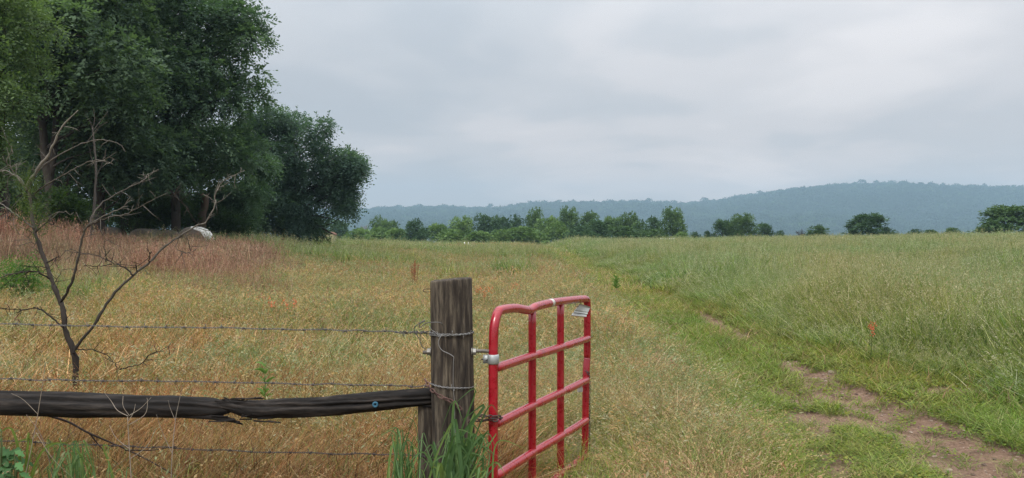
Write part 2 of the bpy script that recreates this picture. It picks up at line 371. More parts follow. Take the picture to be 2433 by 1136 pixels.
def diamonds(c, ax, sd, ln, wd, col):
    """leaf shaped quads: centres c, long axis ax, side axis sd, lengths, widths"""
    ln = np.asarray(ln)[:, None]; wd = np.asarray(wd)[:, None]
    V = np.stack([c - ax * ln * .5, c + sd * wd * .5 - ax * ln * .05, c + ax * ln * .5, c - sd * wd * .5 - ax * ln * .05], 1).reshape(-1, 3)
    Q = np.arange(len(V)).reshape(-1, 4)
    return V, Q, np.repeat(col, 4, 0)
def unit(v): return v / (np.linalg.norm(v, axis=-1, keepdims=True) + 1e-9)
def rnd_dirs(r, n):
    return unit(r.normal(size=(n, 3)))
def foliage(r, clumps, nspray, nleaf, slen, lsize, colA, colB, droop=.35, flat=.65, hollow=.45, bias=.25):
    """clumps (n,4): centre + radius. every spray is a twig carrying leaf shaped quads. returns V,Q,C"""
    clumps = np.asarray(clumps, float); n = len(clumps)
    k = n * nspray; ci = np.repeat(np.arange(n), nspray); c = clumps[ci, :3]; rad = clumps[ci, 3]
    d = rnd_dirs(r, k); d[:, 2] += bias; d = unit(d)
    rr = rad * (hollow + (1.05 - hollow) * r.random(k) ** .6)
    p = c + d * rr[:, None] * np.array([1, 1, flat])
    sdv = d + rnd_dirs(r, k) * .5; sdv[:, 2] -= droop; sdv = unit(sdv)
    t = (np.arange(nleaf) + .5) / nleaf
    side = unit(np.cross(sdv, np.array([0, 0, 1.]) + .55 * rnd_dirs(r, k)))
    upv = unit(np.cross(side, sdv))
    L_ = slen * (.6 + .8 * r.random(k))
    sg = np.where(np.arange(nleaf) % 2 == 0, 1, -1)
    pos = p[:, None] + sdv[:, None] * (t[None, :, None] * L_[:, None, None]) - np.array([0, 0, 1]) * (t[None, :, None] ** 2 * L_[:, None, None] * droop * .6)
    ld = unit(sdv[:, None] * .7 + side[:, None] * sg[None, :, None] * .8 + r.normal(size=(k, nleaf, 3)) * .28)
    ls = unit(np.cross(ld, upv[:, None] + r.normal(size=(k, nleaf, 3)) * .35))
    pos = pos + ld * lsize * .5
    tone = (r.random(n)[ci] * .65 + r.random(k) * .3 - .1)[:, None] + r.random((k, nleaf)) * .18
    tone = np.clip(tone, 0, 1)[..., None]
    C = np.asarray(colA) * (1 - tone) + np.asarray(colB) * tone
    m = k * nleaf; sz = lsize * (.6 + .8 * r.random(m))
    return diamonds(pos.reshape(-1, 3), ld.reshape(-1, 3), ls.reshape(-1, 3), sz, sz * .48, C.reshape(-1, 3))
# forest on the hills
def forest():
    r = np.random.default_rng(5)
    protos = []
    for k in range(5):
        cl = [(0, 0, 5.5, 4.6)] + [(r.normal() * 2.6, r.normal() * 2.6, 5 + r.random() * 3.5, 2.6) for _ in range(4)]
        V, Q, C = foliage(r, cl, 26, 1, 1.0, 3.0, (np.array((.020, .040, .014)) * (.8 + .2 * k)).tolist(), (np.array((.055, .090, .028)) * (.9 + .25 * k)).tolist(), .2, .85, .7, .5)
        protos.append(obj_from('canopy', V, Q, None, C, M_farleaf, False, link=False))
    n = 28000
    d = np.sqrt(r.uniform(1850 ** 2, 3260 ** 2, n)); u = r.uniform(-.28, .78, n); x = u * d
    # the far left of the ridge hides behind the near trees and keeps a thinner cover
    n2_ = 5000; d2 = np.sqrt(r.uniform(1850 ** 2, 3260 ** 2, n2_)); u2 = np.concatenate([r.uniform(-.9, -.28, 4000), r.uniform(.78, 1.0, 1000)]); 
    d = np.concatenate([d, d2]); x = np.concatenate([x, u2 * d2]); n = len(d)
    z = hill_z(x, d)
    s = r.lognormal(.26, .20, n) * (1 + .3 * (fbm(x, d, 160, 77) - .5))
    idx = np.clip((fbm(x, d, 110, 9) * 5 + r.normal(size=n) * .9), 0, 4).astype(int)
    scatter('forest', np.stack([x, d, z - 2], -1), np.stack([np.zeros(n), np.zeros(n), r.random(n) * 6.28], -1),
            np.stack([s, s, s * r.uniform(.85, 1.25, n)], -1), idx, protos, 'continuous bluish deciduous forest covering the distant ridge', 'forest')
forest()
# ------------------------------------------------------------------ grass
def blades(mb, r, n, Rr, h, w, lean=.35, curl=.3, cols=((.1, .14, .04),), seg=3, ldir=None, lspread=3.14, hmin=.55, wexp=.7, kink=.02):
    a = r.random(n) * 6.283; q = np.sqrt(r.random(n)) * Rr
    base = np.stack([np.cos(a) * q, np.sin(a) * q, np.full(n, -.02)], -1)
    la = r.random(n) * 6.283 if ldir is None else ldir + (r.random(n) - .5) * lspread
    ld = np.stack([np.cos(la), np.sin(la), np.zeros(n)], -1)
    Ln = h * (hmin + (1 - hmin) * r.random(n)); le = lean * r.random(n) ** .7; cu = curl * (.3 + r.random(n))
    t = np.linspace(0, 1, seg + 1)[None, :, None]
    P_ = base[:, None] + ld[:, None] * (Ln[:, None, None] * (le[:, None, None] * t + cu[:, None, None] * t * t)) \
        + np.array([0, 0, 1]) * (Ln[:, None, None] * (t * np.sqrt(np.clip(1 - le ** 2 * .6, .2, 1))[:, None, None] - .55 * cu[:, None, None] * t ** 2.2))
    P_[:, 1:] += r.normal(size=(n, seg, 3)) * [1, 1, .6] * (Ln * kink)[:, None, None]
    fa = r.random(n) * 6.283; sd_ = np.stack([np.cos(fa), np.sin(fa), np.zeros(n)], -1)[:, None]
    ww = (w * (.6 + .8 * r.random(n)))[:, None, None] * np.maximum(1 - t ** 1.6, .06) ** wexp * .5
    V = np.stack([P_ - sd_ * ww, P_ + sd_ * ww], 2).reshape(-1, 3)
    m = seg + 1; i, j = np.meshgrid(np.arange(n), np.arange(seg), indexing='ij'); b = i * m * 2 + j * 2
    Q = np.stack([b, b + 1, b + 3, b + 2], -1).reshape(-1, 4)
    cols = np.asarray(cols, float); c = cols[r.integers(0, len(cols), n)] * r.uniform(.6, 1.45, (n, 1))
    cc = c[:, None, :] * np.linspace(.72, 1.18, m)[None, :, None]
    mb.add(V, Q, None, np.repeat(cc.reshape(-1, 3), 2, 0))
    return P_
def heads(mb, r, P_, frac, m, size, spread, cols, along=.3, thin=.35):
    n = len(P_); s = r.random(n) < frac; tip = P_[s, -1]; pre = P_[s, -2]; k = len(tip)
    if not k: return
    t = r.random((k, m, 1)) * along * 2
    c = tip[:, None] * (1 - t * .5) + pre[:, None] * (t * .5) + r.normal(size=(k, m, 3)) * spread
    ax = unit(unit(tip - pre)[:, None] + r.normal(size=(k, m, 3)) * .5); sd_ = unit(np.cross(ax, rnd_dirs(r, k * m).reshape(k, m, 3)))
    cols = np.asarray(cols, float); cc = cols[r.integers(0, len(cols), k)][:, None] * r.uniform(.8, 1.2, (k, m, 1))
    sz = size * r.uniform(.6, 1.4, k * m)
    V, Q, C = diamonds(c.reshape(-1, 3), ax.reshape(-1, 3), sd_.reshape(-1, 3), sz, sz * thin, cc.reshape(-1, 3))
    mb.add(V, Q, None, C)
G1 = [(.095, .155, .032), (.145, .22, .042), (.19, .26, .055), (.23, .29, .085), (.10, .18, .05), (.31, .35, .14)]
GL = [(.14, .215, .035), (.205, .28, .050), (.26, .31, .065), (.155, .215, .045), (.29, .29, .09), (.20, .17, .07)]
ST = [(.46, .33, .17), (.38, .25, .14), (.56, .44, .26), (.30, .23, .10), (.24, .24, .10), (.32, .19, .12)]
DO = [(.34, .18, .070), (.42, .24, .105), (.26, .125, .050), (.50, .34, .17), (.37, .21, .095), (.13, .06, .028), (.54, .40, .23), (.09, .045, .022), (.34, .17, .07), (.30, .22, .11)]
RD = [(.33, .185, .135), (.26, .145, .11), (.37, .235, .17), (.40, .29, .20), (.17, .105, .08), (.22, .19, .10)]
GY = [(.30, .30, .17), (.38, .38, .25), (.23, .26, .14)]
def proto(kind, lod, seed):
    """lod 0 fine .. 3 coarse. patches grow and blades thicken with distance"""
    r = np.random.default_rng(seed * 13 + lod); mb = MB()
    wm = (1, 2.0, 4.6, 8.5)[lod]; Rr = (.13, .28, .62, 1.1)[lod]; nm = (1, 1.6, 2.4, 3.0)[lod]; seg = (4, 3, 2, 2)[lod]
    if kind == 'dry':
        blades(mb, r, int(14 * nm), Rr, .62, .0046 * wm, .85, .38, DO, seg, 0.0, 3.2, kink=.012)
        blades(mb, r, int(26 * nm), Rr, .42, .0055 * wm, .9, .5, DO, seg, kink=.02)
        blades(mb, r, int(13 * nm), Rr, .42, .006 * wm, .5, .5, GL + ST, seg)
    elif kind == 'straw':
        p = blades(mb, r, int(12 * nm), Rr, .66, .0030 * wm, .5, .45, ST, seg); heads(mb, r, p, .7, 8, .015 * (1 + .35 * wm), .016 * (1 + .3 * wm), ST, .45, .3)
        blades(mb, r, int(14 * nm), Rr, .46, .0050 * wm, .7, .6, G1 + ST, seg)
        blades(mb, r, int(10 * nm), Rr, .40, .006 * wm, .6, .5, GL, seg)
    elif kind == 'grey':
        p = blades(mb, r, int(10 * nm), Rr, .60, .0030 * wm, .6, .7, GY, seg); heads(mb, r, p, .9, 10, .022 * (1 + .35 * wm), .03, GY + ST[:1], .6, .3)
        blades(mb, r, int(18 * nm), Rr, .42, .0058 * wm, .7, .6, G1, seg)
    elif kind == 'tall':
        p = blades(mb, r, int(15 * nm), Rr, 1.12, .0038 * wm, .26, .20, G1 + GY, seg, hmin=.55); heads(mb, r, p, .7, 7, .018 * (1 + .4 * wm), .014 * (1 + .3 * wm), GY, .35, .3)
        blades(mb, r, int(24 * nm), Rr, .88, .0070 * wm, .36, .34, G1 + GL[:3] + [(.05, .09, .02)], seg)
    elif kind == 'meadow':
        p = blades(mb, r, int(9 * nm), Rr, .72, .0034 * wm, .4, .35, G1 + ST, seg); heads(mb, r, p, .7, 6, .024 * (1 + .35 * wm), .014 * (1 + .3 * wm), GY + ST[:2] + [(.30, .20, .13)], .4, .3)
        blades(mb, r, int(18 * nm), Rr, .50, .0065 * wm, .6, .6, G1 + G1 + ST[3:], seg)
    elif kind == 'red':
        p = blades(mb, r, int(24 * nm), Rr, 1.15, .0034 * wm, .22, .16, RD, seg, hmin=.5); heads(mb, r, p, .7, 5, .03 * (1 + .3 * wm), .012 * wm, RD, .6, .2)
        blades(mb, r, int(5 * nm), Rr, .6, .006 * wm, .4, .4, G1 + DO[:2], seg)
    elif kind == 'turf':
        blades(mb, r, int(34 * nm), Rr, .20, .0055 * wm, .8, .6, GL, min(seg, 3))
        blades(mb, r, int(4 * nm), Rr, .34, .0035 * wm, .5, .5, GL + ST, seg)
    elif kind == 'clover':
        n = int(60 * nm); q = np.sqrt(r.random(n)) * Rr; a = r.random(n) * 6.283
        c = np.stack([np.cos(a) * q, np.sin(a) * q, r.random(n) * .05 + .005], -1)
        ax = unit(rnd_dirs(r, n) * [1, 1, .35]); sd_ = unit(np.cross(ax, np.array([0, 0, 1.]) + rnd_dirs(r, n) * .5))
        cc = np.array([(.16, .21, .03), (.20, .25, .04), (.26, .26, .05), (.10, .15, .03)])[r.integers(0, 4, n)]
        V, Q, C = diamonds(c, ax, sd_, np.full(n, .022 * (1 + .3 * wm)), np.full(n, .017 * (1 + .3 * wm)), cc); mb.add(V, Q, None, C)
        blades(mb, r, int(6 * nm), Rr, .10, .004 * wm, .7, .5, GL, 2)
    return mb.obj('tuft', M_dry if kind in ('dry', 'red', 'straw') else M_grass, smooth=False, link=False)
LODS = [(3.4, 9.5), (9.5, 26), (26, 62), (62, 128)]
def sample(r, lod, dens, ang=41):
    a, b = LODS[lod]; b0 = b * 1.0
    area = R(2 * ang) / 2 * (b0 * b0 - a * a); n = int(area * dens)
    d = np.sqrt(r.uniform(a * a, b0 * b0, n)); th = R(1) * r.uniform(-ang, ang, n)
    return np.sin(th) * d, np.cos(th) * d
def in_objects(x, y):      # keep stems out of the posts
    return (np.hypot(x + .36, y - 4.75) > .14) & (np.hypot(x + .50, y - 4.84) > .07)
def zones(x, y):
    """probability weight of each grass kind at x, y"""
    n1_ = fbm(x, y, 3.2, 51, 3); n2_ = fbm(x, y, 9, 61, 3); n3 = fbm(x, y, 1.1, 71, 3)
    u = x / y
    jit = (n3 - .5) * 1.0
    eL = edgeL(y) + jit * .8; eR = edgeR(y) + jit * .9
    right = x > eR; track = (x > eL) & (x <= eR); left = x <= eL
    Z = {}
    dryd = 10.2 + (n1_ - .5) * 13 + (n3 - .5) * 5 + np.clip(-x - 1, 0, 3) * .4 + 3.2 * np.random.default_rng(5).normal(size=len(x))
    dry = left & (y < dryd) & (x < -.05 + (n3 - .5) * 1.0 - .12 * (y - 4.7))
    redl = left & (u < -.32 + (n1_ - .5) * .12) & (y > 23.5 + (n1_ - .5) * 9) & (y < 38.5)
    rest = left & ~dry & ~redl
    strawp = np.clip(1.35 - (y - 11) / 13, 0, 1) * np.clip((n1_ - .25) * 3.0, .15, 1)
    greyp = np.clip((n2_ - .42) * 5, 0, 1)
    Z['dry'] = dry * 1.0 + rest * (y < 24) * (x < -1) * np.clip((n1_ - .52) * 4, 0, .7)
    Z['red'] = redl * 1.0 + rest * (y > 18) * (u < -.26) * .08
    Z['straw'] = rest * strawp * np.where(x > -1.5, 1.0, .45) + right * (y > 9) * .05 + rest * (y > 30) * .12 * np.clip((n1_ - .4) * 4, 0, 1)
    Z['grey'] = rest * (y < 40) * (.25 + .9 * greyp) * (y > 6) + dry * .04
    Z['meadow'] = rest * np.clip((y - 7) / 8, .12, 1) * 1.1 + redl * .15
    Z['tall'] = right * 1.0
    tm = np.interp(y, [12, 30, 60, 110], [0, .25, .55, .8])
    Z['turf'] = track * (1.0 - .5 * tm) + rest * .20 + dry * np.clip((n1_ - .42) * 2.2, .03, .5)
    Z['meadow'] = Z['meadow'] + track * tm + dry * np.clip((n1_ - .55) * 3, 0, .5)
    Z['tall'] = Z['tall'] + rest * (y > 16) * np.clip((n2_ - .5) * 4, 0, .5)
    # the gate stands at the mown edge of the drive: short grass around its foot
    return Z, track
def near_gate(x, y):
    # distance to the gate line
    a = np.array([-.11, 4.75]); b = np.array([.60, 6.46]); ab = b - a; t = np.clip(((x - a[0]) * ab[0] + (y - a[1]) * ab[1]) / (ab @ ab), -.2, 1.1)
    return np.hypot(x - a[0] - t * ab[0], y - a[1] - t * ab[1])
KD = {'dry': (95, 22, 3.5, 1.2), 'straw': (70, 18, 3.6, 1.3), 'grey': (60, 18, 3.6, 1.3), 'meadow': (60, 18, 4.2, 1.5), 'red': (60, 20, 5.5, 1.6), 'tall': (75, 20, 4.6, 1.7), 'turf': (120, 30, 6, 1.6)}
INFO = {'dry': ('dry_grass', 'tangled dead orange-brown grass behind the barbed wire', 'dry grass'),
        'straw': ('seeding_grass', 'straw coloured grass with drooping seed heads around the gate', 'seed grass'),
        'grey': ('panicle_grass', 'low grey-green grass with airy seed panicles in the field', 'grass'),
        'meadow': ('meadow_grass', 'mixed green and tan pasture grass of the middle field', 'grass'),
        'red': ('bluestem_grass', 'upright reddish-brown dead bluestem below the big trees', 'bluestem'),
        'tall': ('tall_grass', 'tall green grass with pale seed heads right of the track', 'tall grass'),
        'turf': ('track_turf', 'short bright green grass growing along the track', 'turf')}
def build_grass():
    for ki, kind in enumerate(KD):
        r = np.random.default_rng(100 + ki); XS = []; PR = []; RO = []; SC = []; ID = []
        for lod in range(4):
            for v in range(4): PR.append(proto(kind, lod, ki * 10 + v))
            x, y = sample(r, lod, KD[kind][lod])
            Z, track = zones(x, y); w = Z[kind]
            keep = (r.random(len(x)) < w) & in_objects(x, y)
            x, y = x[keep], y[keep]; n = len(x)
            dmk = dirt_mask(x, y)
            s = r.uniform(.75, 1.2, n) * (.62 + .76 * fbm(x, y, 2.3, 81, 3))
            zs = np.ones(n)
            # grass gets lower towards the bare tracks and around the gate
            if kind == 'turf':
                k2 = (dmk < .35) | (r.random(n) < .04)
                zs = np.interp(np.abs(x - (rutL(y) + rutR(y)) / 2), [0, .9, 1.4, 2.2], [.75, .55, .9, 1.5]) * np.interp(y, [5, 12, 30, 100], [.9, 1.2, 1.7, 2.4])
                zs = np.where(x < edgeL(y) + .1, 1.7, zs)
            else:
                k2 = dmk < .3
            if kind in ('tall', 'meadow', 'straw', 'grey'):
                e = np.where(x > 3.6, x - edgeR(y), edgeL(y) - x)
                zs = np.where(x > 3.6, .28 + .72 * sstep((e + .3) / 2.6), .5 + .5 * sstep((e + .2) / 1.1))
                g = near_gate(x, y)
                if kind != 'tall':
                    zs = zs * (.30 + .70 * sstep((g - .1) / .9)) * np.where((y < 6.7) & (x > -.25) & (x < 1.0 + .3 * (y - 5)), .55, 1)
            if kind == 'dry':
                zs = .85 + .3 * fbm(x, y, 1.4, 91); zs = np.where(y < 5.2, zs * .72, zs)
            if kind == 'red': zs = .85 + .35 * np.clip((-x / y - .3) * 3, 0, 1) + .25 * (fbm(x, y, 3, 93) - .5); zs = zs * np.where((x / y > -.54) & (x / y < -.36) & (y > 26), .78, 1)
            zs = zs * (1 + .30 * (lod >= 2) * (r.random(n) - .4))
            x, y, s, zs = x[k2], y[k2], s[k2], zs[k2]; n = len(x)
            z = ground_z(x, y)
            XS.append(np.stack([x, y, z], -1))
            rz = r.random(n) * 6.283 if kind != 'dry' else r.normal(size=n) * .75
            RO.append(np.stack([r.normal(size=n) * .06, r.normal(size=n) * .06, rz], -1))
            SC.append(np.stack([s, s, s * zs], -1)); ID.append(lod * 4 + r.integers(0, 4, n))
        XS = np.concatenate(XS); print(kind, len(XS))
        nm, lb, ct = INFO[kind]
        scatter(nm, XS, np.concatenate(RO), np.concatenate(SC), np.concatenate(ID), PR, lb, ct)
build_grass()
def build_clover():
    r = np.random.default_rng(300); PR = [proto('clover', 0, 70 + v) for v in range(4)] + [proto('clover', 1, 80 + v) for v in range(2)]
    n = 9000; y = np.sqrt(r.uniform(4.6 ** 2, 15 ** 2, n)); x = r.uniform(1.6, 7.0, n)
    m = dirt_mask(x, y); p = np.where(m > .6, .06, .75) * (x > edgeL(y)) * (x < edgeR(y) + .5) * np.clip(fbm(x, y, .7, 33) * 1.6, 0, 1)
    k = r.random(n) < p; x, y = x[k], y[k]; n = len(x)
    s = r.uniform(.5, 1.2, n)
    scatter('clover', np.stack([x, y, ground_z(x, y) - .01], -1), np.stack([np.zeros(n), np.zeros(n), r.random(n) * 6.28], -1), np.stack([s, s, s], -1),
            r.integers(0, 4, n), PR, 'low yellow-green clover and weeds creeping over the dirt track', 'clover')
build_clover()
def build_pebbles():
    r = np.random.default_rng(301); PR = []
    for k in range(4):
        mb = MB(); th = np.linspace(0, np.pi, 5); ph = np.linspace(0, 2 * np.pi, 8, endpoint=False)
        T_, Ph = np.meshgrid(th, ph, indexing='ij'); V = np.stack([np.sin(T_) * np.cos(Ph), np.sin(T_) * np.sin(Ph), .6 * np.cos(T_)], -1).reshape(-1, 3)
        V *= (1 + .25 * r.normal(size=(len(V), 1)) * .6)
        i, j = np.meshgrid(np.arange(4), np.arange(8), indexing='ij')
        mb.add(V, np.stack([i * 8 + j, (i + 1) * 8 + j, (i + 1) * 8 + (j + 1) % 8, i * 8 + (j + 1) % 8], -1).reshape(-1, 4), None, [(.26, .18, .14), (.20, .13, .10), (.33, .26, .21), (.12, .08, .065)][k])
        PR.append(mb.obj('pebble', M_plain, smooth=False, link=False))
    n = 16000; y = np.sqrt(r.uniform(4.6 ** 2, 13 ** 2, n)); x = r.uniform(1.8, 6.2, n); k = (dirt_mask(x, y) > .5) & (r.random(n) < .8); x, y = x[k], y[k]; n = len(x)
    s = r.lognormal(0, .6, n) * .0055
    scatter('pebbles', np.stack([x, y, ground_z(x, y) - .02 + s * .2], -1), np.stack([np.zeros(n), np.zeros(n), r.random(n) * 6.28], -1), np.stack([s, s, s], -1),
            r.integers(0, 4, n), PR, 'clods and small pebbles strewn over the bare dirt ruts', 'pebbles')
build_pebbles()
# ------------------------------------------------------------------ posts
def build_post():
    X0, Y0 = -.36, 4.75; H = 1.53
    t = thing('gate_post', 'thick weathered wooden post carrying the red gate', 'post', (X0, Y0, 0))
    seg = 120; zs = np.concatenate([np.linspace(-.4, H - .012, 60), [H - .004, H]])
    ang = np.linspace(0, 2 * np.pi, seg, endpoint=False); r = np.random.default_rng(2)
    gro = np.zeros(seg); cr = [(-1.72, .036, .05), (-1.25, .026, .04), (-2.1, .010, .03), (-.9, .008, .03), (-2.6, .012, .04), (.5, .02, .05), (1.9, .02, .05), (2.8, .01, .03), (-1.48, .006, .03)]
    V = []
    for k, z in enumerate(zs):
        lean = np.array([.022 * (H - z) / H - 0.0, 0]); rad = .124 - .004 * (z / H)
        if k == len(zs) - 2: rad *= .985
        if k == len(zs) - 1: rad *= .955
        g = 0
        for (a0, dep, wd) in cr:
            aw = a0 + .03 * math.sin(z * 3 + a0 * 5); da = (ang - aw + np.pi) % (2 * np.pi) - np.pi
            g = g + dep * np.exp(-(da / wd) ** 2) * (.55 + .45 * math.sin(z * 2.3 + a0 * 3))
        rr = rad - g + .0028 * (fbm(ang * 9, np.full(seg, z * .7), .5, 8) - .5) * 2 + .004 * np.sin(ang * 2 + .6)
        V.append(np.stack([np.cos(ang) * rr + lean[0], np.sin(ang) * rr, np.full(seg, z + (.010 * np.cos(ang) * (z > H - .05)))], -1))
    # top end grain: rings down to the middle
    for f in (.8, .55, .3, .1):
        rr = .118 * f; V.append(np.stack([np.cos(ang) * rr, np.sin(ang) * rr, np.full(seg, H + .004 + .010 * np.cos(ang) * f - .004 * f) + (fbm(np.cos(ang) * f * 8, np.sin(ang) * f * 8, .6, 4) - .5) * .012], -1))
    n = len(V); V = np.concatenate(V); i, j = np.meshgrid(np.arange(n - 1), np.arange(seg), indexing='ij'); k = (j + 1) % seg
    Q = np.stack([i * seg + j, i * seg + k, (i + 1) * seg + k, (i + 1) * seg + j], -1).reshape(-1, 4)
    V = np.concatenate([V, [[0, 0, H + .003]]]); jj = np.arange(seg); T = np.stack([(n - 1) * seg + jj, (n - 1) * seg + (jj + 1) % seg, np.full(seg, len(V) - 1)], -1)
    obj_from('post_shaft', V, Q, T, None, M_post, True, t)
    mb = MB()       # staple at the upper left
    pts = [(-.115, -.05, 1.475), (-.150, -.055, 1.474), (-.158, -.055, 1.467), (-.150, -.055, 1.459), (-.115, -.05, 1.458)]
    mb.tube(smooth_path(pts, 12), .0022, 6, (.05, .045, .04)); mb.obj('staple', M_steel, t)
    mb = MB()       # hinge bolt through the post
    zb = 1.108
    mb.tube([(-.165, -.02, zb - .008), (-.10, -.02, zb - .006), (.10, -.02, zb), (.150, -.015, zb), (.185, -.008, zb - .001), (.222, 0, zb - .004), (.243, 0, zb - .012), (.249, 0, zb - .03), (.249, 0, zb - .085)], .0108, 10, (.17, .155, .135))
    bolt = mb.obj('hinge_bolt', M_zinc, t)
    for (xa, xb, rr_, sg_, cc, nm_) in ((-.140, -.122, .021, 6, (.24, .23, .21), 'nut'), (.130, .148, .021, 6, (.30, .30, .28), 'nut'), (-.121, -.116, .027, 16, (.20, .19, .17), 'washer'), (.122, .127, .027, 16, (.25, .24, .22), 'washer')):
        mb = MB(); mb.tube([(xa, -.02, zb - .004), (xb, -.02, zb - .004)], rr_, sg_, cc); mb.obj(nm_, M_zinc, bolt, smooth=False)
    # short stub post
    t2 = thing('stub_post', 'short grey-brown post stub under the end of the dark log', 'post', (-.505, 4.86, 0))
    mb = MB(); r2 = np.random.default_rng(4)
    mb.tube([(0, 0, z) for z in np.linspace(-.3, .765, 30)], .062, 40, (.1, .09, .07), lambda q, a: 1 + .09 * (fbm(a * 5, np.full(len(a), q * 2), .5, 12) - .5) * 2 - .22 * np.exp(-(((a - 4.6) / .12) ** 2)))
    mb.obj('post_shaft', M_post, t2)
build_post()
# ------------------------------------------------------------------ broken log rail
def fence_y(px):         # distance of the fence line seen at photo column px
    return 4.80 + (1028 - px) / 1028 * .33
def build_log():
    o0 = P(500, 966, fence_y(500))
    t = thing('log_rail', 'blackened split log laid level along the wire fence', 'log rail', o0)
    mb = MB()
    def dsp(seed, twist, deep, c0):
        def f(q, a):
            g = 1 + .14 * (fbm(a * 3.0 + twist * q * 3, np.full(len(a), q * 4), .6, seed) - .5) * 2 + .05 * (fbm(a * 9, np.full(len(a), q * 14), .6, seed + 3) - .5)
            aa = (a - c0 - twist * q + np.pi) % (2 * np.pi) - np.pi
            return g - deep * np.exp(-(aa / .16) ** 2) - .6 * deep * np.exp(-((aa + .55) / .10) ** 2)
        return f
    pts = [P(px, py, fence_y(px)) - o0 for px, py in ((-620, 946), (-300, 951), (0, 957), (150, 961), (300, 965), (420, 967), (500, 969), (550, 972))]
    rad = np.interp(np.linspace(0, 1, 46), [0, .55, .78, .9, 1], [.080, .0725, .066, .055, .020])
    mb.tube(smooth_path(pts, 46), rad, 44, (.03, .03, .03), dsp(3, .9, .24, -1.0))
    # lower splinter hanging below the break
    pts = [P(px, py, fence_y(px) - .03) - o0 for px, py in ((430, 984), (500, 990), (545, 997), (577, 1008))]
    mb.tube(smooth_path(pts, 14), np.interp(np.linspace(0, 1, 14), [0, .6, 1], [.022, .017, .004]), 10, (.03, .03, .03), dsp(9, 0, .2, 1))
    # right half, thin at the break and twisted
    pts = [P(px, py, fence_y(px)) - o0 for px, py in ((470, 957), (540, 962), (600, 972), (680, 970), (760, 966), (850, 957), (940, 949), (1033, 941))]
    rad = np.interp(np.linspace(0, 1, 46), [0, .12, .28, .45, .7, 1], [.012, .032, .052, .060, .058, .052])
    mb.tube(smooth_path(pts, 46), rad, 48, (.03, .03, .03), dsp(15, 1.5, .42, -1.1))
    r = np.random.default_rng(6)
    for k in range(22):      # torn fibres
        px = r.uniform(520, 640); py = np.interp(px, [520, 640], [950, 955]) if k % 3 == 0 else r.uniform(985, 1003)
        if k % 3 == 0: px = r.uniform(500, 630); py = 950 + r.uniform(-4, 4)
        a = P(px, py, fence_y(px) - .045) - o0; b = a + np.array([r.uniform(-.13, .13), 0, r.uniform(-.012, .012)]); c = b + np.array([r.uniform(-.02, .02), -.01, r.uniform(-.016, .016)])
        mb.tube([a, b, c], [.006, .004, .001], 5, (.05, .03, .02))
    mb.obj('log', M_log, t)
    mb = MB(); c = P(892, 961, fence_y(892) - .060) - o0      # blue ring cap nailed to the log
    th = np.linspace(0, 2 * np.pi, 20, endpoint=False)
    ring = lambda rr, yy: np.stack([c[0] + np.cos(th) * rr, np.full(20, c[1] + yy), c[2] + np.sin(th) * rr], -1)
    V = np.concatenate([ring(.017, .012), ring(.018, -.004), ring(.015, -.007), ring(.008, -.006), ring(.006, .003)]); i, j = np.meshgrid(np.arange(4), np.arange(20), indexing='ij')
    mb.add(V, np.stack([i * 20 + j, (i + 1) * 20 + j, (i + 1) * 20 + (j + 1) % 20, i * 20 + (j + 1) % 20], -1).reshape(-1, 4), None, (.045, .14, .22))
    mb.add(np.concatenate([ring(.006, .003), [c + [0, .003, 0]]]), None, [[q, (q + 1) % 20, 20] for q in range(20)], (.01, .02, .04))
    cap = mb.obj('cap', M_plain, t); tag(cap, 'small blue round cap')
build_log()
# ------------------------------------------------------------------ barbed wire
def helix(path, rad, pitch, ph, n):
    p = smooth_path(path, n); d = np.concatenate([[0], np.cumsum(np.linalg.norm(np.diff(p, axis=0), axis=1))])
    tg = unit(np.gradient(p, axis=0)); u = unit(np.cross(tg, [0, 0, 1.])); w = np.cross(tg, u); a = d / pitch * 2 * np.pi + ph
    return p + rad * (np.cos(a)[:, None] * u + np.sin(a)[:, None] * w), d[-1]
def strand(mb, path, n=420, col=(.16, .15, .145), barbs=.125, r=.0021, seed=0, jit=.003):
    rg = np.random.default_rng(seed)
    path = smooth_path(path, 40); path = path + rg.normal(size=path.shape) * [0, .4 * jit, jit]
    for ph in (0, np.pi):
        q, Ln = helix(path, .0032, .055, ph, n); mb.tube(q, r, 5, col)
    p = smooth_path(path, n); d = np.concatenate([[0], np.cumsum(np.linalg.norm(np.diff(p, axis=0), axis=1))]); tg = unit(np.gradient(p, axis=0))
    s = rg.uniform(.02, barbs)
    while s < d[-1]:
        i = int(np.searchsorted(d, s)); i = min(i, n - 1); c = p[i]; T_ = tg[i]; u = unit(np.cross(T_, [0, 0, 1.])); w = np.cross(T_, u)
        a = np.linspace(0, 4.5 * np.pi, 26) + rg.random() * 6; tt = np.linspace(-.008, .008, 26)
        q = c + T_ * tt[:, None] + .0062 * (np.cos(a)[:, None] * u + np.sin(a)[:, None] * w)
        e0 = q[0] + unit(q[0] - c - T_ * tt[0]) * .018 + T_ * rg.uniform(-.008, .004); e1 = q[-1] + unit(q[-1] - c - T_ * tt[-1]) * .018 + T_ * rg.uniform(-.004, .008)
        mb.tube(np.vstack([e0, q, e1]), .0019, 5, col); s += barbs * rg.uniform(.9, 1.12)
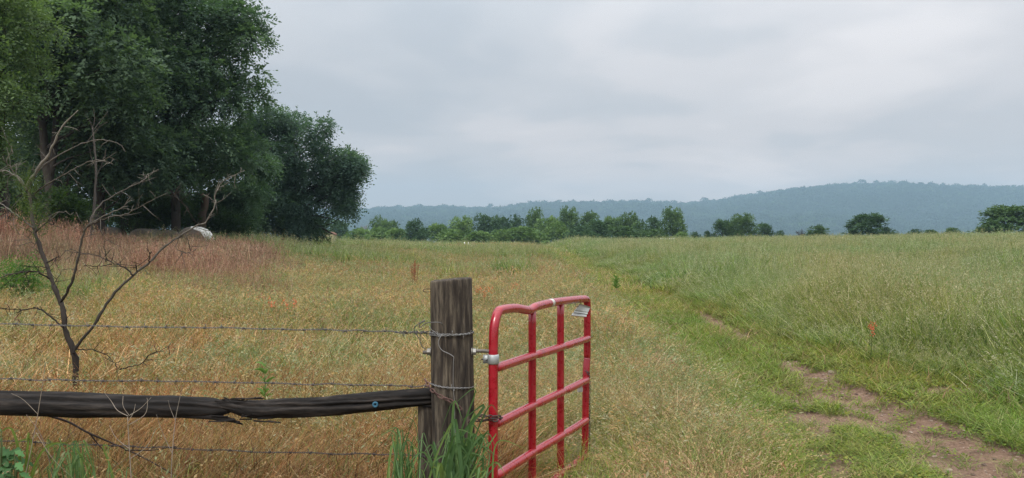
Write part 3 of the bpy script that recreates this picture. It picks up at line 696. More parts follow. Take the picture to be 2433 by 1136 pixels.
def build_wires():
    grp = 'barbed wire strands of the fence'
    PX, PY = -.36, 4.75
    def around(z0, z1, a0, a1, rad=.1285, n=18):
        a = np.linspace(a0, a1, n); z = np.linspace(z0, z1, n); return np.stack([PX + .004 + np.cos(a) * rad, PY + np.sin(a) * rad, z], -1)
    # top strand
    mb = MB(); l0 = P(-560, 757, fence_y(-560)); c = np.array([P(px, py, fence_y(px)) for px, py in ((-560, 760), (0, 770), (300, 776), (600, 780), (850, 785), (975, 789))])
    end = np.array([[PX - .134, PY - .01, 1.222]]); strand(mb, np.vstack([c, end]), 700, (.13, .125, .12), seed=1)
    strand(mb, around(1.221, 1.213, np.pi * 1.02, 2.02 * np.pi), 120, (.24, .24, .235), barbs=.11, seed=2, jit=.0005)
    strand(mb, around(1.206, 1.218, np.pi * 1.0, 2.0 * np.pi, .129), 120, (.24, .24, .235), barbs=.16, seed=3, jit=.0005)
    strand(mb, around(1.215, 1.22, 0, np.pi), 90, (.2, .2, .2), barbs=.2, seed=4, jit=.0005)
    for k in range(5):      # end wrapped back along the wire
        pass
    w = np.array([P(px, py, 4.74 + dz) for px, py, dz in ((1030, 793, 0), (1012, 789, .0), (990, 790, 0), (965, 787, 0), (938, 788, .01))])
    strand(mb, w + [0, -.004, -.003], 120, (.10, .095, .09), barbs=.07, seed=5)
    t = thing('barbed_wire', 'top barbed wire strand, level with the middle of the post', 'barbed wire', (PX, PY, 1.22), grp); shift(mb, (PX, PY, 1.22)).obj('strand', M_steel, t)
    mb = MB()       # the loose curl of smooth wire at the top strand
    f = lambda pts, d: np.array([P(a, b, d + dd) for a, b, dd in pts])
    mb.tube(smooth_path(f([(1054, 788, 0), (1053, 775, -.01), (1047, 767, -.02), (1030, 766, -.02), (1012, 768, 0), (1000, 777, .0), (996, 776, 0), (999, 768, 0), (1010, 763, 0), (1005, 763, 0), (990, 773, 0), (984, 779, 0), (986, 788, 0), (996, 805, 0), (1003, 823, 0), (1012, 830, 0)], 4.61), 70), .0026, 6, (.13, .125, .12))
    mb.tube(smooth_path(f([(1051, 794, 0), (1044, 805, -.005), (1042, 818, -.005), (1050, 832, -.005), (1066, 840, -.005), (1077, 847, -.003), (1078, 852, 0)], 4.615), 40), .0024, 6, (.30, .30, .30))
    mb.tube(smooth_path(f([(1078, 850, 0), (1077, 880, 0), (1077, 920, 0), (1080, 960, 0), (1081, 1010, 0), (1083, 1060, 0)], 4.615), 30), .0020, 6, (.30, .30, .30))
    mb.tube(smooth_path(f([(1020, 775, 0), (1026, 784, 0), (1036, 790, 0)], 4.62), 8), .0018, 6, (.32, .32, .32))
    mb.obj('loose_wire', M_steel).location = (0, 0, 0)
    tag(bpy.data.objects['loose_wire'], 'loose curled smooth wire tied to the thick post', 'wire')
    # middle strand
    mb = MB(); c = np.array([P(px, py, fence_y(px)) for px, py in ((-560, 890), (0, 899), (300, 905), (600, 909), (850, 914), (985, 917))]); end = np.array([[PX - .134, PY - .02, .905]])
    strand(mb, np.vstack([c, end]), 700, (.11, .10, .10), seed=7)
    strand(mb, around(.925, .893, np.pi * 1.1, 2.02 * np.pi), 120, (.28, .28, .28), barbs=.3, seed=8, jit=.0005)
    t = thing('barbed_wire', 'middle barbed wire strand, just above the black log', 'barbed wire', (PX, PY, .9), grp); shift(mb, (PX, PY, .9)).obj('strand', M_steel, t)
    # bottom strand
    mb = MB(); c = np.array([P(px, py, fence_y(px)) for px, py in ((-560, 1040), (0, 1049), (300, 1060), (600, 1072), (850, 1078), (985, 1081))]); end = np.array([[PX - .128, PY - .04, .49]])
    strand(mb, np.vstack([c, end]), 700, (.07, .06, .06), seed=9)
    t = thing('barbed_wire', 'bottom barbed wire strand, in the grass below the log', 'barbed wire', (PX, PY, .49), grp); shift(mb, (PX, PY, .49)).obj('strand', M_steel, t)
build_wires()
def chain(mb, path, wire=.003, ln=.030, wd=.020, col=(.1, .07, .06), seed=0):
    p = smooth_path(path, 200); d = np.concatenate([[0], np.cumsum(np.linalg.norm(np.diff(p, axis=0), axis=1))]); step = ln - 2.0 * wire * 1.15
    tg = unit(np.gradient(p, axis=0)); rg = np.random.default_rng(seed); s = 0; k = 0
    while s < d[-1]:
        i = min(int(np.searchsorted(d, s)), 199); c = p[i]; T_ = tg[i]; u = unit(np.cross(T_, [.3, .8, .1])); w = np.cross(T_, u)
        a = (k % 2) * np.pi / 2 + rg.normal() * .25 + .6; sd_ = np.cos(a) * u + np.sin(a) * w
        th = np.linspace(0, 2 * np.pi, 17); st = (ln - wd) / 2
        q = c + T_ * (np.where(np.cos(th) > 0, st, -st) + np.cos(th) * (wd / 2 - wire))[:, None] + sd_ * (np.sin(th) * (wd / 2 - wire))[:, None]
        mb.tube(q, wire, 6, np.array(col) * rg.uniform(.7, 1.3)); s += step; k += 1
def build_chains():
    mb = MB(); z = 0
    pts = [P(1012, 905, 4.70), P(1020, 918, 4.66), P(1030, 930, 4.62), P(1045, 941, 4.60), P(1058, 947, 4.60), P(1075, 955, 4.60), P(1095, 972, 4.62)]
    chain(mb, pts, .0042, .042, .027, (.13, .075, .065), 1)
    o = mb.obj('chain', M_rust); tag(o, 'rusty brown chain tying the black log to the thick post', 'chain', 'rusty chains on the gate')
    mb = MB()
    loop = [P(1118, 1000, 4.64), P(1130, 990, 4.66), P(1150, 988, 4.66), P(1168, 990, 4.70), P(1186, 990, 4.72), P(1190, 994, 4.78), P(1180, 1000, 4.83)]
    chain(mb, loop, .0042, .038, .025, (.085, .06, .055), 2)
    chain(mb, [P(1122, 996, 4.72), P(1145, 999, 4.70), P(1160, 997, 4.69), P(1178, 998, 4.70)], .0042, .038, .025, (.075, .055, .05), 3)
    o = mb.obj('chain', M_rust); tag(o, 'dark chain looped round the hinge upright low on the red gate', 'chain', 'rusty chains on the gate')
    mb = MB()
    chain(mb, [P(1386, 893, 6.50), P(1390, 884, 6.42), P(1398, 886, 6.40), P(1400, 900, 6.42), P(1400, 950, 6.42), P(1400, 1010, 6.43), P(1399, 1060, 6.43), P(1397, 1092, 6.45)], .0032, .034, .022, (.10, .095, .09), 4)
    o = mb.obj('chain', M_rust); tag(o, 'long thin dark chain hanging from the free end of the gate', 'chain', 'rusty chains on the gate')
build_chains()
# ------------------------------------------------------------------ gate
def build_gate():
    a = np.array([-.111, 4.75]); b = np.array([.604, 6.46]); Ln = float(np.linalg.norm(b - a)); dr = (b - a) / Ln
    t = thing('farm_gate', 'red tubular steel gate standing open beside the post', 'gate', (a[0], a[1], 0)); t.rotation_euler = (0, 0, math.atan2(dr[1], dr[0]))
    r = .0285; S = lambda q: q * Ln
    # frame: one bent tube, hinge upright - top - free upright, then the bottom tube
    mb = MB()
    top = [(0.0, .05), (.0, .5), (.0, .95), (.004, 1.18), (.022, 1.27), (.065, 1.325), (.12, 1.338), (S(.18), 1.333), (S(.31), 1.302), (S(.38), 1.315), (S(.55), 1.320), (S(.75), 1.312), (S(.93), 1.300), (S(.985), 1.290), (S(1.0), 1.262), (S(1.002), 1.15), (S(1.0), .80)]
    mb.tube(smooth_path([(s, 0, z) for s, z in top], 110), r, 18)
    fr = [(S(1.0), .82), (S(.985), .70), (S(.978), .45), (S(.968), .1), (S(.966), -.01)]
    mb.tube(smooth_path([(s, 0, z) for s, z in fr], 30), r * .98, 18)
    frame = mb.obj('frame', M_red, t)
    for q in (.357, .666):
        mb = MB(); zt = float(np.interp(q, [.31, .38, .55, .75], [1.302, 1.315, 1.32, 1.312]))
        mb.tube([(S(q), .010, z) for z in np.linspace(.05 - .03 * q, zt - .006, 14)], r * .92, 16, disp=lambda q_, a_: 1 + .02 * np.sin(a_ * 2 + q_ * 3)); mb.obj('upright', M_red, t)
    # rails: flattened where they meet the uprights
    fe = lambda z: float(np.interp(z, [.0, .45, .7, .85], [S(.966), S(.978), S(.985), S(1.0)]))
    for (z0, z1) in ((1.004, .978), (.673, .652), (.365, .335), (.085, .060)):
        mb = MB(); n = 90; q = np.linspace(0, 1, n); s1 = fe(z1); s = .012 + q * (s1 - .012)
        fl = np.ones(n)
        for c in (.0, S(.357), S(.666), s1): fl = np.minimum(fl, 1 - .28 * np.exp(-((s - c) / .035) ** 2))
        pts = np.stack([s, np.full(n, -.014) + .006 * np.sin(q * 6), z0 + (z1 - z0) * q], -1)
        mb.tube(pts, r * .97 * fl, 18); mb.obj('rail', M_red, t)
    mb = MB()      # hinge clamp
    mb.tube([(0, 0, 1.030), (0, 0, 1.034), (0, 0, 1.082), (0, 0, 1.086)], [.031, .035, .035, .031], 24, (.42, .45, .45))
    ca = -math.atan2(dr[1], dr[0])
    ex = np.array([math.cos(ca + math.pi), math.sin(ca + math.pi)])
    for k in (-1, 1):
        c = ex * .040 + np.array([-ex[1], ex[0]]) * .006 * k; mb.box((c[0], c[1], 1.058), (.020, .003, .024), ca + math.pi, (.40, .43, .43))
    mb.tube([(ex[0] * .052 + d * .3, ex[1] * .052 + d, 1.055) for d in (-.02, .02)], .005, 8, (.15, .15, .15))
    mb.obj('hinge_clamp', M_zinc, frame)
    mb = MB()      # silver tape wrapped over the top tube
    mb.tube([(S(.535) + d, 0, float(np.interp(S(.535) + d, [S(.38), S(.55), S(.75)], [1.315, 1.32, 1.312]))) for d in (-.022, 0, .022)], .0296, 20, (.62, .60, .56)); mb.obj('tape', M_zinc, frame)
    for q, zz in ((.357, 1.0), (.666, .99)):
        pass
    # sheet metal plate hung by a wire at the free top corner (hangs from the gate, its own thing)
    def W(s, off, z): return np.array([a[0] + dr[0] * s - dr[1] * off, a[1] + dr[1] * s + dr[0] * off, z])
    D = 6.30
    c4 = [P(1378, 722, D - .03), P(1403, 729, D + .02), P(1392, 754, D - .02), P(1356, 751, D - .06), ]
    c4 = np.array(c4); nrm = unit(np.cross(c4[1] - c4[0], c4[3] - c4[0]))
    mb = MB(); K = 12; V = []
    for i in range(K + 1):
        q = i / K; lft = c4[0] * (1 - q) + c4[3] * q; rgt = c4[1] * (1 - q) + c4[2] * q; bend = nrm * (.006 * math.sin(q * 26) * (q > .55) - (.012 if i == 0 else 0))
        for th in (0, .003): V += [lft + bend + nrm * th, rgt + bend + nrm * th]
    V = np.array(V); Q = []
    for i in range(K):
        b0 = i * 4; b1 = b0 + 4; Q += [[b0, b0 + 1, b1 + 1, b1], [b0 + 2, b1 + 2, b1 + 3, b0 + 3], [b0, b1, b1 + 2, b0 + 2], [b0 + 1, b0 + 3, b1 + 3, b1 + 1]]
    Q += [[0, 2, 3, 1], [K * 4, K * 4 + 1, K * 4 + 3, K * 4 + 2]]
    mb.add(V, Q, None, (.50, .52, .51)); tp = thing('metal_plate', 'small grey ribbed metal plate wired to the top of the gate', 'plate', c4[0]); shift(mb, c4[0]).obj('sheet', M_zinc, tp, smooth=False)
    mb = MB(); th = np.linspace(0, 2 * np.pi, 20); cc = P(1374, 716, D - .02); ax = np.array([dr[0], dr[1], 0])
    # loop round the tube and down to the plate
    lp = np.array([P(1376, 703, D - .03), P(1379, 712, D - .05), P(1378, 722, D - .05), P(1373, 729, D - .04), P(1369, 728, D - .02), P(1366, 722, D + .02), P(1370, 706, D + .03), P(1376, 702, D)])
    mb.tube(smooth_path(lp, 30), .0022, 6, (.09, .04, .035)); shift(mb, c4[0]).obj('tie_wire', M_steel, tp)
    # padlock hanging on the free end
    pc = P(1378, 925, 6.36); tp = thing('padlock', 'small steel padlock hanging at the free end of the gate', 'padlock', pc)
    mb = MB(); mb.box((0, 0, -.002), (.018, .010, .019), .3, (.45, .44, .40)); mb.box((0, 0, -.002), (.0195, .011, .013), .3, (.55, .55, .52)); lb_ = mb.obj('lock_body', M_zinc, tp, smooth=False)
    mb = MB(); th = np.linspace(0, np.pi, 14); mb.tube(np.stack([np.cos(th) * .012, np.zeros(14) + .003, .016 + np.sin(th) * .03], -1), .0032, 8, (.6, .6, .6)); mb.obj('shackle', M_zinc, lb_)
build_gate()
# ------------------------------------------------------------------ trees
def bark_col(r, n, pale=0): return np.tile(np.array([(.055, .045, .038)]), (n, 1)) * (1 + pale)
def limb(mb, r, a, b, r0, r1, sag=.1, n=9, seg=7, col=(.05, .042, .036)):
    a = np.asarray(a, float); b = np.asarray(b, float); m1 = a * .66 + b * .34 + r.normal(size=3) * .06 * np.linalg.norm(b - a) + [0, 0, sag * np.linalg.norm(b - a)]
    m2 = a * .33 + b * .67 + r.normal(size=3) * .06 * np.linalg.norm(b - a)
    mb.tube(smooth_path([a, m1, m2, b], n), np.linspace(r0, r1, n), seg, col)
def big_tree(name, label, px, depth, crown, trunk_path, tr, seed, ncl=110, nspray=85, nleaf=7, leaf=.20, colA=(.018, .036, .016), colB=(.055, .098, .034), droop=.45, slen=.6, clr=(.95, 1.75), flat=.5, extra=None, group='trees at the left edge of the field', bark=(.05, .042, .036), bz=None):
    """crown: list of (px, py, depth offset, rx_m, ry_m, rz_m, weight) ellipsoids seen at photo pixels"""
    r = np.random.default_rng(seed)
    X = (px - CX) / F * depth; gz = float(ground_z(X, depth)); base = np.array([X, depth, gz - .2])
    t = thing(name, label, 'tree', base, group)
    W = np.array([c[6] for c in crown], float); W /= W.sum(); cl = []
    while len(cl) < ncl:
        c = crown[r.choice(len(crown), p=W)]; ctr = P(c[0], c[1], depth + c[2]); d = rnd_dirs(r, 1)[0] * (r.random() ** .36)
        p = ctr + d * np.array(c[3:6]); rad = r.uniform(*clr) * (1 if min(c[3:6]) > 2 else .75)
        if p[2] < gz + .5: continue
        cl.append((*p, rad))
    cl = np.array(cl)
    V, Q, C = foliage(r, cl, nspray, nleaf, slen, leaf, colA, colB, droop, flat)
    o = obj_from('crown', V - base, Q, None, C, M_leaf, False, t)
    mb = MB(); tp = np.array([P(a, b, depth + c) for a, b, c in trunk_path]); tp = np.vstack([[tp[0][0], tp[0][1], base[2]], tp]); n = 26; sp_ = smooth_path(tp, n)
    mb.tube(sp_, np.interp(np.linspace(0, 1, n), [0, .06, .5, 1], [tr * 1.45, tr, tr * .75, tr * .25]), 14, bark, lambda q, a: 1 + .10 * np.sin(a * 3 + q * 9) + .05 * np.sin(a * 7 + q * 23))
    for k in range(len(cl)):
        if k % 2 and ncl > 60: continue
        c = cl[k, :3]; dz = np.abs(sp_[:, 2] - (c[2] - .45 * np.hypot(c[0] - sp_[:, 0], c[1] - sp_[:, 1]) - .4)); i = max(int(np.argmin(dz)), 4)
        ln = np.linalg.norm(c - sp_[i]); limb(mb, r, sp_[i], c, min(tr * .33, .018 + .014 * ln), .012, .06, 9, 6, bark)
        for q in range(3): limb(mb, r, c * .75 + sp_[i] * .25, c + rnd_dirs(r, 1)[0] * cl[k, 3] * .8, .014, .006, 0, 4, 4, bark)
    for e in (extra or []):
        q = np.array([P(a_, b_, depth + c_) for a_, b_, c_ in e[0]]); mb.tube(smooth_path(q, 14), np.linspace(e[1], e[2], 14), 10, bark)
    shift(mb, base).obj('trunk', M_bark, t)
    return t
DG = dict(colA=(0.049, 0.095, 0.065), colB=(0.151, 0.241, 0.142))
def build_near_trees():
    g = 'trees at the left edge of the field'
    # tree with the right hand edge against the sky
    big_tree('deciduous_tree', 'tall dark tree whose crown edge meets the open sky', 415, 42,
             [(500, 60, 0, 2.6, 3.0, 3.3, 3), (400, -60, 1, 3.4, 3.5, 3.2, 2.2), (440, 250, -.5, 3.3, 3.2, 2.8, 3), (525, 190, 0, 1.9, 2.2, 2.0, .9), (560, 250, 0, 1.0, 1.4, .8, .35), (545, 350, .5, 1.4, 1.8, 1.5, 1.0), (350, 130, 1, 2.8, 3, 3, 1.6), (420, 400, -1, 2.4, 2.4, 1.6, 1.4), (575, 90, 0, .8, 1.2, 1.3, .6), (560, 10, 0, .9, 1.2, 1.4, .6)],
             [(418, 500, 0), (410, 400, 0), (400, 300, .2), (392, 180, .4), (385, 40, .6), (380, -80, .8)], .24, 21, ncl=108, nspray=78, **DG)
    big_tree('deciduous_tree', 'forked dark tree with a leaning trunk behind the dead sapling', 118, 35,
             [(130, 40, 0, 3.2, 3, 3.0, 3), (60, 170, 1, 1.8, 2.2, 1.8, 1), (215, 120, -.5, 2.4, 2.5, 2.6, 2), (190, -60, 0, 3.2, 3, 2, 1.6), (250, 270, -.2, 1.7, 2, 1.5, 1), (110, 250, 2.2, 1.8, 1.2, 1.2, .6), (30, 20, 0, 1.8, 2.4, 2.4, 1)],
             [(118, 520, 0), (119, 450, 0), (107, 370, 0), (100, 300, 0), (88, 235, 0), (80, 150, 0), (95, 30, 0), (110, -70, 0)], .21, 22, ncl=105, extra=[([(117, 430, 0), (128, 350, .2), (133, 280, .3), (136, 200, .5), (165, 90, .6), (190, -20, .8)], .17, .06)], colA=(0.048, 0.088, 0.058), colB=(0.142, 0.221, 0.124))
    big_tree('deciduous_tree', 'dark tree standing between the forked tree and the sky-edge tree', 240, 39,
             [(290, 190, 0, 2.8, 3, 3, 3), (260, 10, 0, 3.0, 3, 3, 2.4), (310, 350, -.6, 2.2, 2.2, 1.6, 1.5), (190, 330, .6, 2.2, 2.2, 1.5, 1.1), (330, -70, 0, 2.5, 3, 2, 1.2)],
             [(237, 520, 0), (238, 440, 0), (245, 340, 0), (255, 220, 0), (262, 80, 0), (270, -60, 0)], .26, 23, ncl=95, colA=(0.047, 0.091, 0.069), colB=(0.139, 0.221, 0.136))
    big_tree('deciduous_tree', 'yellow-green leaved tree cut by the left edge of the photograph', -10, 27,
             [(-20, 60, 0, 1.6, 2.0, 2.4, 2), (-15, 230, 0, .95, 1.4, 1.6, 1.5), (-30, 370, 0, .9, 1.2, 1.1, 1.0), (-140, 200, 0, 2, 2, 3, 2), (10, 20, 0, .9, 1.2, 1.2, .5)],
             [(8, 500, 1.5), (5, 400, 1.5), (-10, 280, 1), (-40, 140, .5), (-60, 0, .5)], .19, 24, ncl=60, leaf=.13, clr=(.6, 1.0), colA=(0.059, 0.112, 0.051), colB=(0.186, 0.266, 0.111))
    big_tree('deciduous_tree', 'slim tree deep in the shade behind the forked tree', 160, 44,
             [(150, 300, 0, 2.6, 2.5, 2.6, 2), (190, 120, 0, 3.2, 3, 3, 2), (60, 330, 1, 3, 2.5, 2.4, 2), (60, 60, 1, 3.2, 3, 3, 2), (100, 490, 4, 4.2, 2.5, 1.6, 3), (0, 430, 5, 3.4, 2.5, 2.2, 2)],
             [(160, 520, 0), (162, 440, 0), (172, 360, 0), (176, 260, 0), (180, 120, 0)], .15, 25, ncl=135, colA=(0.043, 0.083, 0.051), colB=(0.121, 0.190, 0.104))
    big_tree('deciduous_tree', 'dark leafy tree in the shade right of the slim tree', 330, 47,
             [(350, 300, 0, 3.4, 3, 3, 2), (450, 380, 0, 3.0, 3, 2.0, 1.8), (300, 420, 0, 3, 2, 1.6, 1.4), (420, 120, 0, 3, 3, 3, 1.3), (380, 500, 5, 5.0, 2.5, 1.4, 2.6), (560, 500, 6, 2.5, 2.5, 1.4, 1.2)],
             [(330, 520, 0), (332, 440, 0), (340, 330, 0), (350, 200, 0)], .2, 26, ncl=135, colA=(0.044, 0.084, 0.057), colB=(0.124, 0.199, 0.111))
    # second tree: rounded, with drooping feathery sprays on the right
    big_tree('hickory_tree', 'rounded dark tree standing apart with drooping sprays on its right', 690, 55,
             [(690, 360, 0, 2.5, 2.8, 2.5, 3), (660, 290, 0, 1.5, 2, 1.0, 1.2), (770, 322, 0, 1.35, 2, 1.2, 1.2), (800, 410, 0, 1.7, 2, 1.5, 2), (835, 398, 0, .55, 1, .45, .5), (822, 465, 0, .8, 1.5, 1.0, 1.0), (690, 480, 0, 2.4, 2.4, 1.8, 2.4), (690, 535, 0, 1.9, 2.2, .6, 1), (600, 320, 0, 1.3, 2, 1.3, 1.0), (640, 420, -.3, 1.8, 2, 2, 1.4)],
             [(705, 540, 0), (702, 480, 0), (698, 420, 0), (695, 350, 0), (690, 290, 0)], .24, 27, ncl=135, nspray=95, leaf=.18, slen=.75, clr=(.55, 1.0), droop=.6, colA=(0.047, 0.091, 0.077), colB=(0.128, 0.213, 0.154),
             extra=[([(708, 520, 0), (740, 525, -.3), (770, 545, -.6), (790, 556, -.8)], .07, .04)])
    big_tree('small_tree', 'lighter green small tree in front of the gap between the crowns', 575, 47,
             [(580, 450, 0, 1.2, 1.5, 1.2, 2), (600, 400, 0, .9, 1.2, .6, 1), (560, 520, 0, 1.5, 1.5, .8, 1.6), (540, 480, 0, .9, 1.2, .8, .8)],
             [(575, 540, 0), (578, 480, 0), (585, 420, 0)], .09, 28, ncl=42, nspray=90, leaf=.15, slen=.6, clr=(.5, .85), droop=.3, colA=(0.072, 0.140, 0.095), colB=(0.175, 0.282, 0.171))
    # low shrubs at the foot of the trees
    def shrub(label, px, py, d, rx, rz, seed, cA=(.03, .065, .020), cB=(.085, .145, .045), ncl=22, leaf=.11, grp='shrubs at the foot of the trees', cat='shrub'):
        r = np.random.default_rng(seed); c = P(px, py, d); gz = float(ground_z(c[0], d)); base = np.array([c[0], d, gz]); t = thing('shrub', label, cat, base, grp)
        cl = []
        for k in range(ncl):
            dd = rnd_dirs(r, 1)[0] * r.random() ** .4; cl.append((*(c + dd * [rx, rx * .8, rz]), r.uniform(.3, .55) * min(1.3, rx)))
        V, Q, C = foliage(r, cl, 60, 6, .35, leaf, cA, cB, .15, .8); obj_from('foliage', V - base, Q, None, C, M_leaf, False, t)
        mb = MB()
        for q in cl: limb(mb, r, base + [0, 0, -.1], np.array(q[:3]), .03, .008, .05, 6, 5)
        shift(mb, base).obj('stems', M_bark, t)
    shrub('bright green shrub just above the round bales', 395, 512, 43, 1.6, .75, 41, ncl=30)
    shrub('green shrub to the right of the last white-rimmed bale', 540, 535, 45, 1.2, .7, 42, (.022, .05, .02), (.06, .11, .04))
    shrub('small green shrub between the two dark trunks', 155, 505, 33, .8, .8, 43, (.025, .055, .018), (.07, .12, .036), 18)
    shrub('green shrub left of the bales below the shaded trees', 320, 505, 42, 1.1, .8, 44, (.03, .06, .02), (.08, .13, .04), 18)
    shrub('vine-like low growth right of the shrub above the bales', 470, 505, 45, 1.2, .9, 45, (.02, .045, .016), (.055, .10, .034), 18)
    shrub('bright green bramble at the left edge behind the dead sapling', 36, 676, 16.5, .42, .30, 46, (.05, .12, .02), (.12, .22, .05), 16, .05, 'low green bushes in the grass')
    shrub('dark green low shrub at the far left below the yellow-green tree', 20, 520, 30, .9, .6, 47, (.02, .045, .016), (.055, .10, .034), 16)
    shrub('low bush beneath the right side of the rounded tree', 748, 555, 60, .9, .4, 48, (.018, .04, .016), (.045, .085, .034), 14)
    # broken trunk snag behind the last bale
    mb = MB(); c = P(482, 560, 44); gz = float(ground_z(c[0], 44)); r = np.random.default_rng(3)
    top = P(487, 468, 44); mb.tube(smooth_path([(c[0], 44, gz - .1), P(480, 520, 44), P(486, 490, 44), top], 16), np.linspace(.26, .17, 16), 12, (.12, .085, .065), lambda q, a: 1 + .2 * np.sin(a * 3 + q * 5) * q)
    for k in range(6): limb(mb, r, top + r.normal(size=3) * .05, top + [r.normal() * .2, 0, .3 * r.random() + .05], .06, .01, 0, 4, 5, (.2, .14, .10))
    o = mb.obj('tree_stump', M_bark); tag(o, 'broken reddish trunk snag behind the round bales', 'tree stump')
build_near_trees()
# ------------------------------------------------------------------ round bales
def build_bales():
    r = np.random.default_rng(9)
    specs = [(464, 540, 40, 'rightmost round bale with a white plastic wrapped rim', True, .10), (404, 547, 42, 'round bale next to the white-rimmed bale, lower behind it', False, .25),
             (350, 544, 41.5, 'greyish round bale second from the left in the row', False, -.15), (262, 540, 41.5, 'leftmost grey round bale, apart from the others', False, .2)]
    for (px, py, d, lab, white, rz) in specs:
        top = P(px, py, d); rad = .76; c = np.array([top[0], d, top[2] - rad]); t = thing('round_bale', lab, 'bale', c + [0, 0, -rad], 'round bales in a row')
        t.rotation_euler = (0, 0, rz); seg = 48; hl = .65
        mb = MB(); pts = [(0, y, rad) for y in (-hl, -hl + .04, -.3, 0, .3, hl - .04, hl)]; prof = np.array([.93, .99, 1, 1, 1, .99, .93]) * rad
        mb.tube(pts, prof, seg, (.23, .205, .175), lambda q, a: 1 + .02 * (fbm(a * 4, np.full(len(a), q * 5), .6, 5) - .5))
        mb.obj('hay_roll', M_plain, t)
        w = MB(); wc = (.24, .22, .19)
        a0, a1 = (0, 2 * np.pi)
        w.tube([(0, y, rad) for y in (-hl - .012, -hl + .02, 0, hl - .02)], np.array([.955, 1.012, 1.014, 1.012]) * rad, seg, wc)
        # the wrap leaves the flat end open: drop its end caps
        Vw = w.V[0]; Tn = w.T[0]; w.T = []; w.obj('net_wrap', M_plain, t)
        if white:      # torn white plastic over the upper right shoulder
            g_ = MB(); aa = np.linspace(R(4), R(92), 30); V = []
            for y_ in (-hl - .02, -hl + .25, 0, hl - .02):
                for k_, a_ in enumerate(aa):
                    ro = rad * (1.03 + .012 * math.sin(k_ * 1.7 + y_ * 4)); V.append((math.cos(a_) * ro, y_, rad + math.sin(a_) * ro))
            q_ = [[b_ * 30 + k_, b_ * 30 + k_ + 1, (b_ + 1) * 30 + k_ + 1, (b_ + 1) * 30 + k_] for b_ in range(3) for k_ in range(29)]
            V += [(math.cos(a_) * rad * (.87 + .02 * math.sin(k_ * .5)), -hl - .03, rad + math.sin(a_) * rad * (.87 + .02 * math.sin(k_ * .5))) for k_, a_ in enumerate(aa)]
            q_ += [[120 + k_, 121 + k_, k_ + 1, k_] for k_ in range(29)]
            g_.add(V, q_, None, (.80, .80, .77)); g_.obj('plastic_wrap', M_plain, t)
        e = MB(); th = np.linspace(0, 22 * np.pi, 420); rr = np.linspace(.03, .70, 420); e.tube(np.stack([np.cos(th) * rr, np.full(420, -hl - .006), np.sin(th) * rr + rad], -1), .013, 4, (.20, .16, .125)); e.obj('spiral_end', M_plain, t)
build_bales()
# ------------------------------------------------------------------ treeline beyond the field
def far_protos():
    out = []
    for k in range(6):
        r = np.random.default_rng(60 + k); cl = []; bush = k >= 4; n = 40 if not bush else 34
        for _ in range(n):
            q = r.random() ** .8; zz = .12 + .80 * q; prof = math.sin(math.pi * (.30 + .62 * q) ** (1.0, .8, 1.15, .9, .75, .7)[k]) ** .55
            a = r.random() * 6.283; lob = 1 + .22 * math.sin(a * 2 + k) + .15 * math.sin(a * 3 + q * 6); rr = .40 * prof * lob * r.random() ** .35
            cl.append((math.cos(a) * rr, math.sin(a) * rr, zz, r.uniform(.10, .17)))
        cl = [c for c in cl if c[2] > .08]
        V, Q, C = foliage(r, cl, 62, 3, .05, .050, (.046, .094, .038), (.128, .21, .078), .2, .85, .4)
        mb = MB(); mb.tube(smooth_path([(0, 0, -.04), (.005, 0, .2), (-.01, 0, .45), (0, 0, .7)], 8), np.linspace(.026, .006, 8), 7, (.05, .042, .036))
        for c in cl[::2]: limb(mb, r, (0, 0, min(.5, max(.1, c[2] - .25))), c[:3], .009, .003, .05, 5, 4)
        cm = bpy.data.objects
        crown = obj_from('crown', V, Q, None, C, M_farleaf, False, None, False); trunk = mb.obj('trunk', M_bark, None, True, False)
        out.append((crown.data, trunk.data))
    return out
TINTS = {}
def tinted(me, k):
    """the same crown mesh with the leaf colour of another species"""
    key = (me.name, k)
    if key not in TINTS:
        m2 = me.copy(); mul = [(1, 1, 1), (1.55, 1.45, 1.25), (.72, .78, .95), (1.2, 1.1, .9)][k]
        a = m2.color_attributes['Col']; c = np.zeros(len(m2.vertices) * 4, np.float32); a.data.foreach_get('color', c); c = c.reshape(-1, 4); c[:, :3] *= mul; a.data.foreach_set('color', c.ravel()); TINTS[key] = m2
    return TINTS[key]
